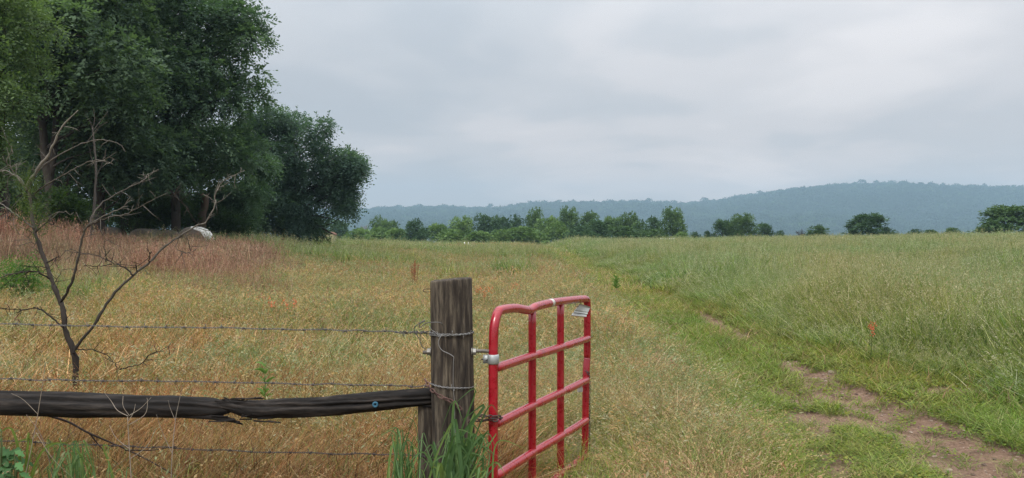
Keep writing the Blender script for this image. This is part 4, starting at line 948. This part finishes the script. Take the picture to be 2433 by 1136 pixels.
FAR = [  # px, width px, top y, distance, form, tint, label
 (800, 74, 530, 205, 1, 2, 'hazy tree showing under the drooping right side of the rounded tree'),
 (896, 36, 522, 190, 0, 0, 'pale-topped tree just right of the bare grey-brown tree'),
 (925, 50, 526, 185, 2, 0, 'double-topped tree between the bare tree and the lone dark tree'),
 (852, 64, 545, 160, 4, 1, 'light green bush left of and below the bare grey-brown tree'),
 (900, 60, 543, 158, 5, 1, 'light green bush in front of the pale-topped tree'),
 (944, 54, 545, 156, 4, 1, 'light green bush touching the lone dark tree on its left'),
 (992, 54, 523, 150, 3, 2, 'lone dark twin-topped tree left of the long wood'),
 (1042, 58, 535, 165, 4, 1, 'light green rounded tree directly right of the twin-topped dark tree'),
 (1096, 60, 521, 170, 0, 1, 'bright broad tree left of the first blue-dark tree'),
 (1070, 76, 548, 145, 5, 1, 'low bright bush above the two small white posts, on their left'),
 (1147, 56, 516, 172, 1, 2, 'first blue-dark tree of the long wood, counted from the left'),
 (1190, 50, 517, 178, 2, 2, 'blue-dark tree between the first dark tree and the broad one left of the peak'),
 (1226, 54, 515, 175, 3, 2, 'broad blue-dark tree just left of the pointed peak of the wood'),
 (1272, 42, 503, 176, 0, 0, 'tall pointed tree forming the left peak of the wood'),
 (1135, 60, 551, 142, 4, 1, 'low bright bush just right of the two small white posts'),
 (1190, 60, 548, 143, 5, 1, 'low bright bush below the second blue-dark tree'),
 (1245, 80, 541, 146, 4, 1, 'wide light bush below the left peak of the wood'),
 (1304, 56, 519, 172, 2, 1, 'light tree in the dip between the two peaks of the wood'),
 (1352, 50, 500, 168, 0, 0, 'tall tree forming the middle peak of the wood with pale streaks'),
 (1322, 50, 531, 150, 5, 1, 'light rounded bush left of and below the middle peak'),
 (1398, 56, 510, 166, 1, 0, 'round-topped tree right of the middle peak'),
 (1378, 60, 536, 146, 3, 2, 'shadowy lower tree under the middle peak, on its right'),
 (1420, 54, 526, 128, 1, 2, 'nearest darkest spiky tree of the wood'),
 (1458, 58, 518, 160, 2, 0, 'green tree right behind the darkest spiky tree'),
 (1494, 46, 511, 158, 0, 0, 'feathery topped tree midway between the spiky and the big round tree'),
 (1482, 90, 540, 140, 4, 0, 'wide low green bush below the feathery topped tree'),
 (1525, 46, 526, 154, 3, 0, 'lower tree second to the left from the big round tree'),
 (1555, 44, 521, 152, 1, 2, 'dark tree leaning on the left side of the big round tree'),
 (1598, 54, 500, 148, 0, 0, 'big round tree ending the wood, right above the white trough'),
 (1548, 70, 548, 138, 5, 0, 'low grey-green bush left of the white trough'),
 (1618, 34, 553, 136, 4, 1, 'small pale bush at the right foot of the big round tree'),
 (1652, 26, 553, 130, 5, 2, 'wispy weed bush in the gap right of the big round tree'),
 (1682, 18, 550, 128, 4, 2, 'thin little bush left of the three small trees'),
 (1716, 42, 524, 128, 2, 2, 'left one of the three small trees in the gap'),
 (1764, 60, 513, 126, 0, 0, 'middle and tallest of the three small trees in the gap'),
 (1818, 44, 534, 127, 1, 2, 'right one of the three small trees, leaning and ragged'),
 (1852, 26, 550, 126, 5, 2, 'tiny dark bush right of the three small trees'),
 (1943, 44, 536, 124, 3, 0, 'small round tree right of the little bare dark tree'),
 (2064, 84, 510, 118, 4, 2, 'wide dome-shaped tree standing alone in front of the ridge'),
 (2110, 36, 542, 117, 5, 2, 'low drooping bush touching the dome-shaped tree on its right'),
 (2030, 30, 545, 117, 5, 2, 'low bush touching the dome-shaped tree on its left'),
 (2174, 32, 546, 116, 5, 2, 'first tiny bush right of the dome-shaped tree'),
 (2212, 34, 547, 116, 4, 0, 'second tiny bush right of the dome-shaped tree'),
 (2264, 28, 542, 115, 2, 0, 'tiny pointed bush midway to the right edge tree'),
 (2392, 112, 492, 104, 4, 0, 'large spreading green tree cut by the right edge'),
 (2352, 46, 520, 103, 5, 0, 'lower bushy tree leaning on the left side of the right edge tree'),
]
def build_far():
    pr = far_protos(); r = np.random.default_rng(8); grp = 'trees beyond the field'
    for (px, w, ty, d, f, tint, lab) in FAR:
        X = (px - CX) / F * d; gz = float(ground_z(X, d, False)); top = P(px, ty, d)[2]; Hh = top - gz + .2; wid = w / F * d
        bush = lab.find('bush') >= 0
        t = thing('shrub' if bush else 'tree', lab, 'shrub' if bush else 'tree', (X, d, gz - .2), grp)
        t.scale = (wid * 1.45, wid * 1.45, Hh / 1.0); t.rotation_euler = (0, 0, r.random() * 6.28)
        # foliage to the ground: low crowns
        c = bpy.data.objects.new('foliage' if bush else 'crown', tinted(pr[f][0], tint)); COL.objects.link(c); c.parent = t
        k = bpy.data.objects.new('stems' if bush else 'trunk', pr[f][1]); COL.objects.link(k); k.parent = t
    # bare trees
    def bare(px, ty, d, wpx, lab, col, seed, th):
        X = (px - CX) / F * d; gz = float(ground_z(X, d, False)); top = P(px, ty, d)[2]; wid = wpx / F * d / 2; rg = np.random.default_rng(seed); base = np.array([X, d, gz - .2]); H_ = top - gz
        mb = MB()
        def br(a, dirv, ln, rad, lv):
            b = a + unit(dirv) * ln; m = (a + b) / 2 + rg.normal(size=3) * ln * .08; mb.tube(smooth_path([a, m, b], 5), np.linspace(rad, rad * .55, 5), 5, col)
            if lv:
                for _ in range(3 if lv > 1 else 4): br(b if rg.random() < .5 else m, unit(dirv) + rg.normal(size=3) * [.6, .6, .35] + [0, 0, .15], ln * rg.uniform(.55, .8), rad * .6, lv - 1)
        s = H_ * .36; br(base, np.array([0, 0, 1.]), s, th, 0)
        for _ in range(6): br(base + [0, 0, s * rg.uniform(.7, 1)], np.array([rg.normal() * wid / H_ * 2.2, rg.normal() * .4, 1.]), H_ * .26, th * .6, 3)
        o = shift(mb, base).obj('bare_tree', M_bark); o.location = base; tag(o, lab, 'bare tree')
    bare(873, 521, 195, 50, 'bare grey-brown twiggy tree in the far wood', (.20, .165, .15), 5, .25)
    bare(1909, 536, 124, 26, 'little bare dark tree standing before the wooded ridge', (.05, .045, .04), 6, .11)
    bare(1886, 551, 124, 20, 'small bare reddish shrub left of the little dark bare tree', (.25, .13, .11), 7, .05)
build_far()
# ------------------------------------------------------------------ small distant things
def build_small():
    # rusty cream cab
    d = 66; c = P(781, 572, d); gz = float(ground_z(c[0], d)); base = np.array([c[0], d, gz]); sc = d / F
    t = thing('old_cab', 'rusty cream metal cab with a dark opening under the rounded tree', 'old cab', base)
    zt = P(781, 553, d)[2] - gz; hw = 15 * sc; mb = MB(); cr = (.42, .39, .24)
    mb.box((-hw + .05, 0, zt * .45), (.06, .55, zt * .45), 0, cr); mb.box((hw - .10, 0, zt * .45), (.10, .55, zt * .45), 0, cr)
    mb.box((0, 0, zt - .20), (hw - .20, .56, .14), 0, cr); mb.box((0, .45, zt * .35), (hw - .2, .05, zt * .35), 0, (.06, .055, .05)); shell = mb.obj('cab_shell', M_plain, t, smooth=False)
    mb = MB(); pts = [(-hw - .02, 0, zt - .05), (-hw + .25, 0, zt + .02), (.1, 0, zt + .04), (hw - .15, 0, zt - .03), (hw + .06, 0, zt - .18)]
    sp_ = smooth_path(pts, 14); V = []
    for p in sp_:
        for yy in (-.6, .6):
            for zz in (0, .05): V.append(p + [0, yy, zz])
    V = np.array(V); Q = []
    for i in range(13):
        a = i * 4; b = a + 4; Q += [[a, b, b + 2, a + 2], [a + 1, a + 3, b + 3, b + 1], [a, a + 1, b + 1, b], [a + 2, b + 2, b + 3, a + 3]]
    Q += [[0, 2, 3, 1], [52, 53, 55, 54]]; mb.add(V, Q, None, (.17, .085, .055)); mb.obj('roof', M_rust, shell, smooth=False)
    # white trough: two hooped ends of a white frame
    d = 88; c = P(1586, 573, d); gz = float(ground_z(c[0], d)); base = np.array([c[0], d, gz]); t = thing('white_trough', 'small white two-humped trough showing over the far grass', 'trough', base)
    z = lambda py: P(0, py, d)[2] - gz
    for (xa, xb, ta, tb) in ((1570, 1584, 567.5, 569), (1587, 1602, 568.5, 566.5)):
        mb = MB(); q = [((px - 1586) / F * d, 0, z(py)) for px, py in ((xa, 592), (xa, ta + 2), (xa + 1.5, ta), ((xa + xb) / 2, (ta + tb) / 2 + .3), (xb - 1.5, tb), (xb, tb + 2.5), (xb, 592))]
        mb.tube(smooth_path(q, 30), .075, 8, (.82, .82, .78)); 
        xm = ((xa + xb) / 2 - 1586) / F * d; mb.box((xm, .25, z(571)), ((xb - xa) / 2 / F * d, .20, .12), 0, (.75, .75, .70)); mb.obj('basin', M_plain, t)
    for px, lab in ((1103.5, 'left one of two tiny white posts at the far field edge'), (1113, 'right one of two tiny white posts at the far field edge')):
        d = 92; c = P(px, 575.5, d); gz = float(ground_z(c[0], d)); mb = MB(); mb.tube([(0, 0, -.1), (0, 0, .5), (0, 0, c[2] - gz - .02), (0, 0, c[2] - gz)], [.06, .06, .06, .03], 10, (.8, .8, .76)); o = mb.obj('marker_post', M_plain); o.location = (c[0], d, gz); tag(o, lab, 'marker post', 'white marker posts')
    # flowers
    def flower(px, py, d, lab, n=5, s=1.0, col=(.62, .14, .07)):
        c = P(px, py, d); gz = float(ground_z(c[0], d)); base = np.array([c[0], d, gz]); t = thing('wildflower', lab, 'wildflower', base, 'orange-red wildflowers in the grass'); r = np.random.default_rng(int(px)); top = c[2] - gz
        for k in range(n):
            mb = MB(); fb = MB(); tip = np.array([r.normal() * .05 * s * n ** .5, r.normal() * .05, top * r.uniform(.85, 1.05)]); mb.tube(smooth_path([(tip[0] * .5, 0, 0), tip * [.8, .8, .6], tip], 6), .003, 5, (.10, .15, .05))
            m = 16; cc = tip + r.normal(size=(m, 3)) * [.018 * s, .018 * s, .03 * s]; ax = unit(rnd_dirs(r, m) + [0, 0, .8]); sd_ = unit(np.cross(ax, rnd_dirs(r, m))); V, Q, C = diamonds(cc, ax, sd_, np.full(m, .028 * s), np.full(m, .016 * s), np.array([col] * m) * r.uniform(.8, 1.2, (m, 1))); fb.add(V, Q, None, C)
            stm = mb.obj('stem', M_grass, t); fb.obj('blossom', M_grass, stm, smooth=False)
    flower(1160, 691, 17, 'orange wildflowers right of the top of the thick post', 6, 1.3, (.62, .20, .10))
    flower(685, 718, 14, 'orange wildflowers in mid-field above the middle of the top wire', 6, 1.2, (.60, .19, .10))
    flower(610, 701, 15.5, 'small orange wildflowers just left of the mid-field ones', 4, 1.2, (.60, .19, .10))
    flower(2072, 768, 11.5, 'red wildflower in the tall grass right of the track', 3, .75, (.70, .12, .08))
    flower(2063, 781, 11.4, 'smaller red wildflower just below the other one in the tall grass', 2, .8, (.70, .12, .08))
    flower(1225, 675, 21, 'faint orange wildflowers above the corner of the gate', 4, 1.3, (.55, .24, .14))
    # dock stalk
    c = P(985, 650, 24); gz = float(ground_z(c[0], 24)); mb = MB(); r = np.random.default_rng(44)
    for k in range(7):
        tip = np.array([r.normal() * .08, r.normal() * .08, P(0, 617, 24)[2] - gz]) * [1, 1, r.uniform(.8, 1)]; mb.tube(smooth_path([(0, 0, 0), tip * [.6, .6, .5], tip], 6), .006, 5, (.22, .10, .05))
        m = 40; q = r.random(m)[:, None]; cc = tip * (.45 + .55 * q) + r.normal(size=(m, 3)) * .018; ax = rnd_dirs(r, m); sd_ = unit(np.cross(ax, rnd_dirs(r, m))); V, Q, C = diamonds(cc, ax, sd_, np.full(m, .035), np.full(m, .025), np.array([(.26, .11, .06)] * m)); mb.add(V, Q, None, C)
    o = mb.obj('dock_plant', M_dry); o.location = (c[0], 24, gz); tag(o, 'rust-brown seed stalks standing up in mid-field', 'dock plant')
build_small()
# ------------------------------------------------------------------ dead sapling behind the fence
def build_dead():
    D0 = 8.4; r = np.random.default_rng(14)
    dk = np.array((.022, .017, .014)); pl = np.array((.17, .155, .13)); md = np.array((.065, .056, .048))
    base = P(184, 905, D0); base[2] = float(ground_z(base[0], D0)) - .1
    t = thing('dead_sapling', 'leafless branching dead sapling behind the wire fence at left', 'dead tree', base)
    def seg(pts, r0, r1, c0, c1, dz=0, dz1=0, tw=4, name='branch'):
        mb = MB(); m = len(pts); q = np.array([P(a, b, D0 + dz + (dz1 - dz) * i / (m - 1)) for i, (a, b) in enumerate(pts)]); n = 8 + 3 * m; p = smooth_path(q, n); p[1:-1] += r.normal(size=(n - 2, 3)) * .004
        rad = np.linspace(r0, r1, n) * .64 * (1 + .14 * r.normal(size=n)); tt = np.linspace(0, 1, n)[:, None]; mb.tube(p, np.abs(rad), 8, c0 * (1 - tt) + c1 * tt)
        for k in range(int(tw * 2.2)):
            i = r.integers(n // 4, n - 1); a = p[i]; ln = r.uniform(.05, .24); tgv = unit(p[min(i + 1, n - 1)] - p[i - 1]); dv = unit(tgv * .5 + rnd_dirs(r, 1)[0] * [1, .6, 1]); b = a + dv * ln; mid = (a + b) / 2 + r.normal(size=3) * .012
            cc = (c0 * (1 - tt[i]) + c1 * tt[i]); mb.tube([a, mid, b], [.0035, .0028, .0012], 5, cc)
            if r.random() < .6: mb.tube([mid, mid + unit(dv + rnd_dirs(r, 1)[0] * .9) * ln * .5], [.002, .0009], 4, cc)
        o = shift(mb, base).obj(name, M_twig, t if name == 'stem' or t.get('stem_name') is None else bpy.data.objects[t['stem_name']])
        if name == 'stem': t['stem_name'] = o.name
        return o
    seg([(184, 930), (180, 864), (173, 829), (155, 782), (152, 750), (144, 715), (127, 677), (108, 623), (86, 560), (81, 543), (76, 507), (67, 451)], .052, .024, dk, md, 0, .3, 8, 'stem')
    seg([(67, 451), (68, 437), (84, 409), (113, 370), (130, 335), (151, 296), (185, 262)], .036, .006, pl, pl * 1.35, .3, .1, 2)
    seg([(67, 451), (46, 423), (21, 409), (-10, 402)], .016, .008, md, pl, .3, .6)
    seg([(64, 455), (48, 432), (25, 400), (16, 384), (28, 353), (22, 345)], .014, .004, pl, pl, .3, 0)
    seg([(72, 440), (82, 418), (106, 391), (141, 367), (183, 346), (225, 333), (254, 334), (282, 342), (299, 361)], .014, .004, md, pl, .3, .5)
    seg([(78, 466), (102, 444), (141, 421), (176, 402), (211, 384), (246, 381), (269, 391)], .013, .003, md, pl, .28, -.2, 6)
    seg([(81, 543), (53, 522), (21, 497), (-6, 478)], .014, .005, md, pl, .2, .4)
    seg([(85, 552), (116, 522), (134, 506), (158, 502)], .012, .003, dk * 1.5, pl, .2, -.1)
    seg([(145, 718), (173, 668), (184, 620), (196, 563), (208, 539), (239, 518), (282, 497), (303, 490)], .024, .005, dk, pl, 0, -.3, 6)
    seg([(206, 541), (254, 518), (299, 508), (335, 490), (398, 458)], .012, .003, md, pl, -.1, -.6)
    seg([(210, 536), (225, 501), (257, 472), (310, 444), (342, 427), (352, 414), (377, 402)], .012, .003, md, pl, -.1, .4, 6)
    seg([(176, 840), (182, 823), (219, 779), (244, 737), (279, 690), (320, 652), (355, 623), (390, 588), (425, 563), (468, 536), (486, 529), (503, 504), (512, 483), (510, 465), (521, 441), (542, 423), (581, 405)], .027, .004, dk * .8, pl * 1.1, 0, .5, 12)
    seg([(512, 483), (500, 472), (490, 466)], .005, .002, pl, pl, .3, .3, 1)
    seg([(317, 655), (298, 636), (272, 626), (228, 607), (190, 601), (150, 596)], .013, .003, dk, md, .1, .3, 8)
    seg([(253, 623), (250, 600), (247, 579), (262, 566)], .009, .003, dk, md, .15, .15, 2)
    seg([(266, 628), (228, 633), (203, 630), (187, 645)], .007, .003, dk, dk, .15, 0, 2)
    seg([(355, 623), (356, 606), (360, 598)], .010, .006, dk, dk, .1, 0, 2)
    seg([(325, 645), (324, 636), (322, 630)], .010, .007, dk, dk, .1, 0, 1)
    seg([(426, 562), (419, 592), (450, 600), (456, 578)], .006, .002, md, md, .3, .1, 4)
    seg([(466, 534), (447, 500), (415, 465), (394, 450)], .008, .002, dk, md, .4, .2, 4)
    seg([(119, 663), (95, 649), (63, 645), (25, 652), (-12, 664)], .013, .007, dk, md, 0, -.3, 8)
    seg([(112, 635), (73, 634), (52, 645), (30, 658)], .008, .002, dk, dk, 0, .4, 4)
    seg([(127, 677), (140, 655), (153, 637)], .007, .003, md, md, 0, -.1, 1)
    seg([(110, 625), (128, 615), (140, 608)], .010, .005, dk, dk, 0, -.2, 2)
    seg([(151, 778), (117, 750), (89, 733), (48, 736), (-10, 732)], .015, .007, dk, dk * 1.3, 0, .3, 8)
    seg([(51, 741), (35, 758), (30, 785)], .006, .002, dk, dk, .2, .1, 1)
    seg([(184, 830), (222, 832), (250, 842), (269, 858), (282, 877)], .009, .004, dk, dk, 0, -.2, 4)
    seg([(285, 878), (310, 870), (336, 864), (358, 842), (393, 828), (406, 815)], .010, .004, dk, dk, -.2, -.3, 4)
    seg([(240, 838), (252, 824)], .005, .002, dk, dk, -.1, -.1, 0)
    seg([(81, 543), (84, 580), (60, 560), (40, 556)], .006, .002, dk, pl, .2, 0, 3)
    # the few shoots of the sapling still in leaf
    cl = []
    for k in range(22):
        py = r.uniform(440, 575); px = np.interp(py, [440, 575], [66, 80]) + r.normal() * (8 + (py - 440) * .22); c = P(px, py, D0 + .1 + r.normal() * .12); cl.append((*c, r.uniform(.04, .09)))
    V, Q, C = foliage(r, cl, 11, 10, .13, .018, (.045, .075, .024), (.11, .155, .05), -.5, 1.0, .1, .9); obj_from('foliage', V - base, Q, None, C, M_leaf, False, t)
    # thin upright dead sapling farther back
    D0 = 29.0; base = P(214, 570, D0); base[2] = float(ground_z(base[0], D0)) - .1
    t = thing('dead_sapling', 'thin straight leafless sapling rising behind the branching one', 'dead tree', base)
    g = np.array((.10, .088, .078))
    seg([(212, 640), (215, 560), (223, 500), (226, 450), (228, 400), (223, 340), (219, 303)], .085, .045, g * .7, g, 0, 0, 10, 'stem')
    seg([(219, 305), (224, 285), (222, 258)], .030, .012, g, g, 0, 0, 2); seg([(221, 310), (235, 292), (256, 265)], .028, .010, g, g * 1.3, 0, .2, 2); seg([(218, 303), (211, 285), (200, 270)], .024, .010, g, g, 0, -.2, 2)
    seg([(226, 312), (240, 298), (256, 290)], .022, .010, g, g * 1.3, 0, -.2, 2); seg([(226, 395), (216, 372), (212, 350)], .02, .008, g, g, 0, 0, 1); seg([(228, 420), (240, 395), (246, 372)], .018, .008, g, g, 0, .1, 1)
build_dead()
# ------------------------------------------------------------------ plants along the fence
def ribbon(mb, pts, w, col, r, n=12, side=None):
    p = smooth_path(pts, n); tg = unit(np.gradient(p, axis=0)); s = unit(np.cross(tg, side if side is not None else rnd_dirs(r, 1)[0] * [1, 1, .2])); q = np.linspace(0, 1, n)
    ww = w * np.minimum(1, .45 + q * 3) * np.maximum(1 - q ** 2.6, .03) * .5; nr = unit(np.cross(tg, s))
    V = np.concatenate([p - s * ww[:, None] + nr * ww[:, None] * .35, p, p + s * ww[:, None] + nr * ww[:, None] * .35]); i = np.arange(n - 1)
    Q = np.concatenate([np.stack([i, i + 1, n + i + 1, n + i], -1), np.stack([n + i, n + i + 1, 2 * n + i + 1, 2 * n + i], -1)])
    mb.add(V, Q, None, col)
def build_plants():
    r = np.random.default_rng(77)
    def arch(mb, bx, by, px, py, pd, ex, ey, w, col):
        """blade from a ground point to its highest point and its drooping end"""
        top = P(px, py, pd); e = P(ex, ey, pd - .03); b = np.array([bx, by, 0.0]); b[2] = float(ground_z(bx, by))
        m = b * .45 + top * .55; m[2] = b[2] * .4 + top[2] * .6; m[:2] = b[:2] * .75 + top[:2] * .25
        ribbon(mb, [b, m, top, e], w, col, r, 16, np.array([top[0] - b[0] + .3, .7, .2]) * 0 + np.array([r.normal() * .3, 1, .1]))
    # big leaved grass clump in front of the post
    base = np.array([-.33, 4.45, 0.0]); t = thing('grass_clump', 'broad-bladed blue-green grass clump at the foot of the thick post', 'grass clump', base); mb = MB(); GC = [np.array(c) for c in ((.085, .165, .065), (.12, .21, .085), (.15, .25, .10), (.07, .14, .05), (.17, .26, .08))]
    for (px, py, ex, ey, w) in ((1130, 928, 1078, 960, .010), (1078, 955, 1045, 1030, .010), (1079, 955, 1100, 1000, .016), (1150, 966, 1095, 1000, .022), (1082, 996, 1078, 1060, .022), (1072, 1005, 1050, 1080, .012), (1128, 985, 1110, 1020, .020), (1145, 1032, 1135, 1100, .026), (1140, 1110, 1132, 1150, .026), (1045, 1100, 1035, 1150, .030), (1085, 1055, 1125, 1100, .020), (1105, 1060, 1118, 1120, .026), (1010, 1075, 960, 1110, .016), (1062, 1085, 1020, 1105, .02), (1118, 1010, 1150, 1040, .018), (1098, 1040, 1080, 1090, .020), (1068, 1050, 1055, 1110, .012), (1160, 968, 1185, 985, .010), (1150, 1065, 1180, 1090, .014), (1125, 1030, 1095, 1075, .022), (1170, 1100, 1200, 1125, .018), (1102, 1090, 1120, 1130, .022), (1090, 1110, 1060, 1140, .02)):
        q = GC[r.integers(0, 5)]; arch(mb, base[0] + r.normal() * .10 + (px - 1085) / F * 1.2, base[1] + r.normal() * .05, px, py, 4.42 + r.normal() * .06, ex, ey, w * 1.05, q)
    for k in range(60):
        px = r.normal() * 45 + 1090; py = r.uniform(1020, 1120); arch(mb, -.33 + (px - 1090) / F * 2 + r.normal() * .06, 4.45 + r.normal() * .08, px, py, 4.45 + r.normal() * .08, px + r.normal() * 30, py + r.uniform(10, 60), r.uniform(.006, .018), GC[r.integers(0, 5)])
    shift(mb, base).obj('blades', M_grass, t)
    base = np.array([-.62, 4.5, 0.0]); t = thing('grass_clump', 'thin green grass clump left of the thick post below the log', 'grass clump', base); mb = MB()
    for k in range(46):
        px = r.normal() * 26 + 965; py = r.uniform(1010, 1120) if k > 2 else (980, 1000, 1030)[k]; arch(mb, -.60 + (px - 965) / F * 2 + r.normal() * .05, 4.5 + r.normal() * .07, px, py, 4.5 + r.normal() * .06, px + r.normal() * 25, py + r.uniform(0, 60), r.uniform(.005, .012), GC[r.integers(0, 5)])
    shift(mb, base).obj('blades', M_grass, t)
    base = np.array([-2.45, 4.9, 0.0]); t = thing('grass_clump', 'fine green grass clump at the bottom left corner', 'grass clump', base); mb = MB()
    for k in range(60):
        px = r.normal() * 45 + 165; py = r.uniform(1040, 1125); arch(mb, (px - CX) / F * 4.9 * .98 + r.normal() * .05, 4.85 + r.normal() * .08, px, py, 4.85 + r.normal() * .1, px + r.normal() * 28, py + r.uniform(0, 50), r.uniform(.005, .013), GC[r.integers(0, 5)])
    for (px, py, ex, ey) in ((30, 1020, -10, 1035), (75, 1045, 10, 1065), (70, 1030, 60, 1060), (110, 1062, 170, 1050)): arch(mb, (60 - CX) / F * 4.8, 4.8, px, py, 4.8, ex, ey, .018, np.array((.13, .20, .04)))
    shift(mb, base).obj('blades', M_grass, t)
    # lobed leaf weed at the bottom left
    base = np.array([-3.0, 4.75, 0.0]); t = thing('leafy_weed', 'lobed-leaf green weed in the bottom left corner', 'weed', base); mb = MB(); st = MB()
    for k in range(34):
        px = r.uniform(-25, 62); py = r.uniform(1060, 1136) if k > 3 else (1022, 1045, 1085, 1100)[k]
        if k < 2: px = (4, 6)[k]
        c = P(px, py, 4.72 + r.normal() * .06); st.tube(smooth_path([(c[0] * .4 - 3.0 * .6, 4.75, 0), c * [1, 1, .6] + [0, 0, -.02], c], 6), .003, 5, (.09, .13, .05))
        dv = unit(np.array([r.normal(), r.normal() * .5, -.1])); ln = r.uniform(.06, .11); sdv = unit(np.cross(dv, [r.normal() * .2, -.6, 1.])); V = []; q = np.linspace(0, 1, 9)
        wv = ln * .28 * np.sin(np.pi * np.clip(q, .03, .97)) ** .7 * (1 + .45 * np.cos(q * 20)); mid = c + dv * (q * ln)[:, None] + np.array([0, 0, -1]) * (q ** 2 * ln * .4)[:, None]
        V = np.concatenate([mid - sdv * wv[:, None], mid, mid + sdv * wv[:, None]]); i = np.arange(8); mb.add(V, np.concatenate([np.stack([i, i + 1, 9 + i + 1, 9 + i], -1), np.stack([9 + i, 10 + i, 19 + i, 18 + i], -1)]), None, np.array((.06, .15, .05)) * r.uniform(.7, 1.5))
    shift(mb, base).obj('leaves', M_grass, t); shift(st, base).obj('stems', M_grass, t)
    # small leafy seedlings
    def seedling(px, py, d, lab, s):
        c = P(px, py, d); gz = float(ground_z(c[0], d)); base = np.array([c[0], d, gz]); mb = MB()
        for k in range(26):
            a = r.random() * 6.28; zz = (c[2] - gz) * r.uniform(.5, 1.1); b = np.array([0, 0, zz]); e = b + np.array([math.cos(a), math.sin(a), .5]) * s * r.uniform(.6, 1.2); ribbon(mb, [b, (b + e) / 2 + [0, 0, s * .2], e], s * .28, (.12, .23, .05), r, 6)
        mb.tube([(0, 0, 0), (0, 0, c[2] - gz)], .004, 5, (.1, .15, .05)); o = mb.obj('seedling', M_grass); o.location = base; tag(o, lab, 'seedling', 'green seedlings in the dry grass')
    seedling(630, 880, 7.2, 'bright green seedling in the brown grass above the split log', .09)
    seedling(2200, 670, 18, 'dark green upright weed in the tall grass at right', .22)
    seedling(1465, 665, 25, 'green weed tuft at the far left side of the track', .2)
    # dead weed in front of the log and fallen stick
    def sticks(name, lab, cat, paths, d, col, rad):
        mb = MB(); base = P(*paths[0][0], d); 
        for k, p in enumerate(paths):
            q = np.array([P(a, b, d) for a, b in p]) + r.normal(size=(len(p), 3)) * [0, .01, 0]; n = 6 * len(p); pp = smooth_path(q, n); rr = rad * (1 if k == 0 else .6); mb.tube(pp, np.linspace(rr, rr * .4, n), 6, col)
        o = shift(mb, base).obj(name, M_twig); o.location = base; tag(o, lab, cat)
    sticks('dead_weed', 'pale branching dead weed in front of the left half of the log', 'dead weed', [[(312, 1200), (312, 1136), (308, 1060), (304, 990)], [(304, 990), (280, 975), (262, 955), (250, 935)], [(304, 990), (294, 965), (290, 942)], [(306, 988), (330, 972), (358, 945)], [(306, 1010), (345, 985), (352, 955), (350, 945)], [(306, 1000), (318, 980), (322, 960)], [(309, 1070), (280, 1040), (262, 1010)], [(310, 1090), (350, 1060), (372, 1020)]], 4.72, (.30, .26, .21), .0038)
    sticks('dead_weed', 'thin pale dead stalk crossing the log near its left end', 'dead weed', [[(60, 1140), (75, 1060), (88, 985), (100, 900), (106, 860)], [(88, 985), (55, 950), (25, 935)], [(80, 1030), (130, 1090), (190, 1150)]], 4.75, (.26, .22, .17), .0028)
    sticks('dead_weed', 'reddish dead stalk leaning up to the broken middle of the log', 'dead weed', [[(425, 1150), (445, 1090), (468, 1040), (487, 998)], [(445, 1090), (425, 1050), (415, 1000)]], 4.85, (.20, .085, .045), .0032)
    sticks('dead_weed', 'grey dead stalk crossing the log beside the break', 'dead weed', [[(405, 1170), (410, 1080), (415, 1000), (428, 945), (436, 918)], [(415, 1000), (404, 970), (402, 950)], [(410, 1080), (385, 1030), (372, 985)]], 4.70, (.26, .23, .19), .0028)
    sticks('fallen_branch', 'dark fallen branch slanting through the grass under the log', 'branch', [[(60, 958), (110, 982), (160, 1003), (215, 1030), (300, 1068), (380, 1105), (450, 1150)], [(215, 1030), (240, 1065), (290, 1110)], [(300, 1068), (360, 1070), (420, 1060)]], 5.25, (.045, .034, .03), .0085)
    sticks('dead_weed', 'thin dead stems tangled in the brown grass below the left log', 'dead weed', [[(140, 1190), (122, 1090), (95, 1030), (62, 985)], [(122, 1090), (160, 1040), (200, 1000)], [(200, 1190), (225, 1110), (205, 1040)], [(240, 1190), (262, 1120), (300, 1090), (340, 1050)]], 4.9, (.16, .12, .10), .0032)
build_plants()
# ------------------------------------------------------------------ haze over the whole land
def build_haze():
    mb = MB(); mb.box((300, 1850, 125.5), (3900, 1950, 141.5)); o = mb.obj('haze', None, smooth=False)
    m = bpy.data.materials.new('haze_air'); m.use_nodes = True; t = m.node_tree; t.nodes.clear()
    pv = N(t, 'ShaderNodeVolumePrincipled'); pv.inputs['Color'].default_value = (.51, .755, .96, 1); pv.inputs['Density'].default_value = HAZE; pv.inputs['Anisotropy'].default_value = 0.0
    out = N(t, 'ShaderNodeOutputMaterial'); L(t, pv.outputs[0], out.inputs['Volume']); o.data.materials.append(m)
    tag(o, 'thin bluish air over the whole valley', 'haze', kind='stuff')
HAZE = .00027
build_haze()
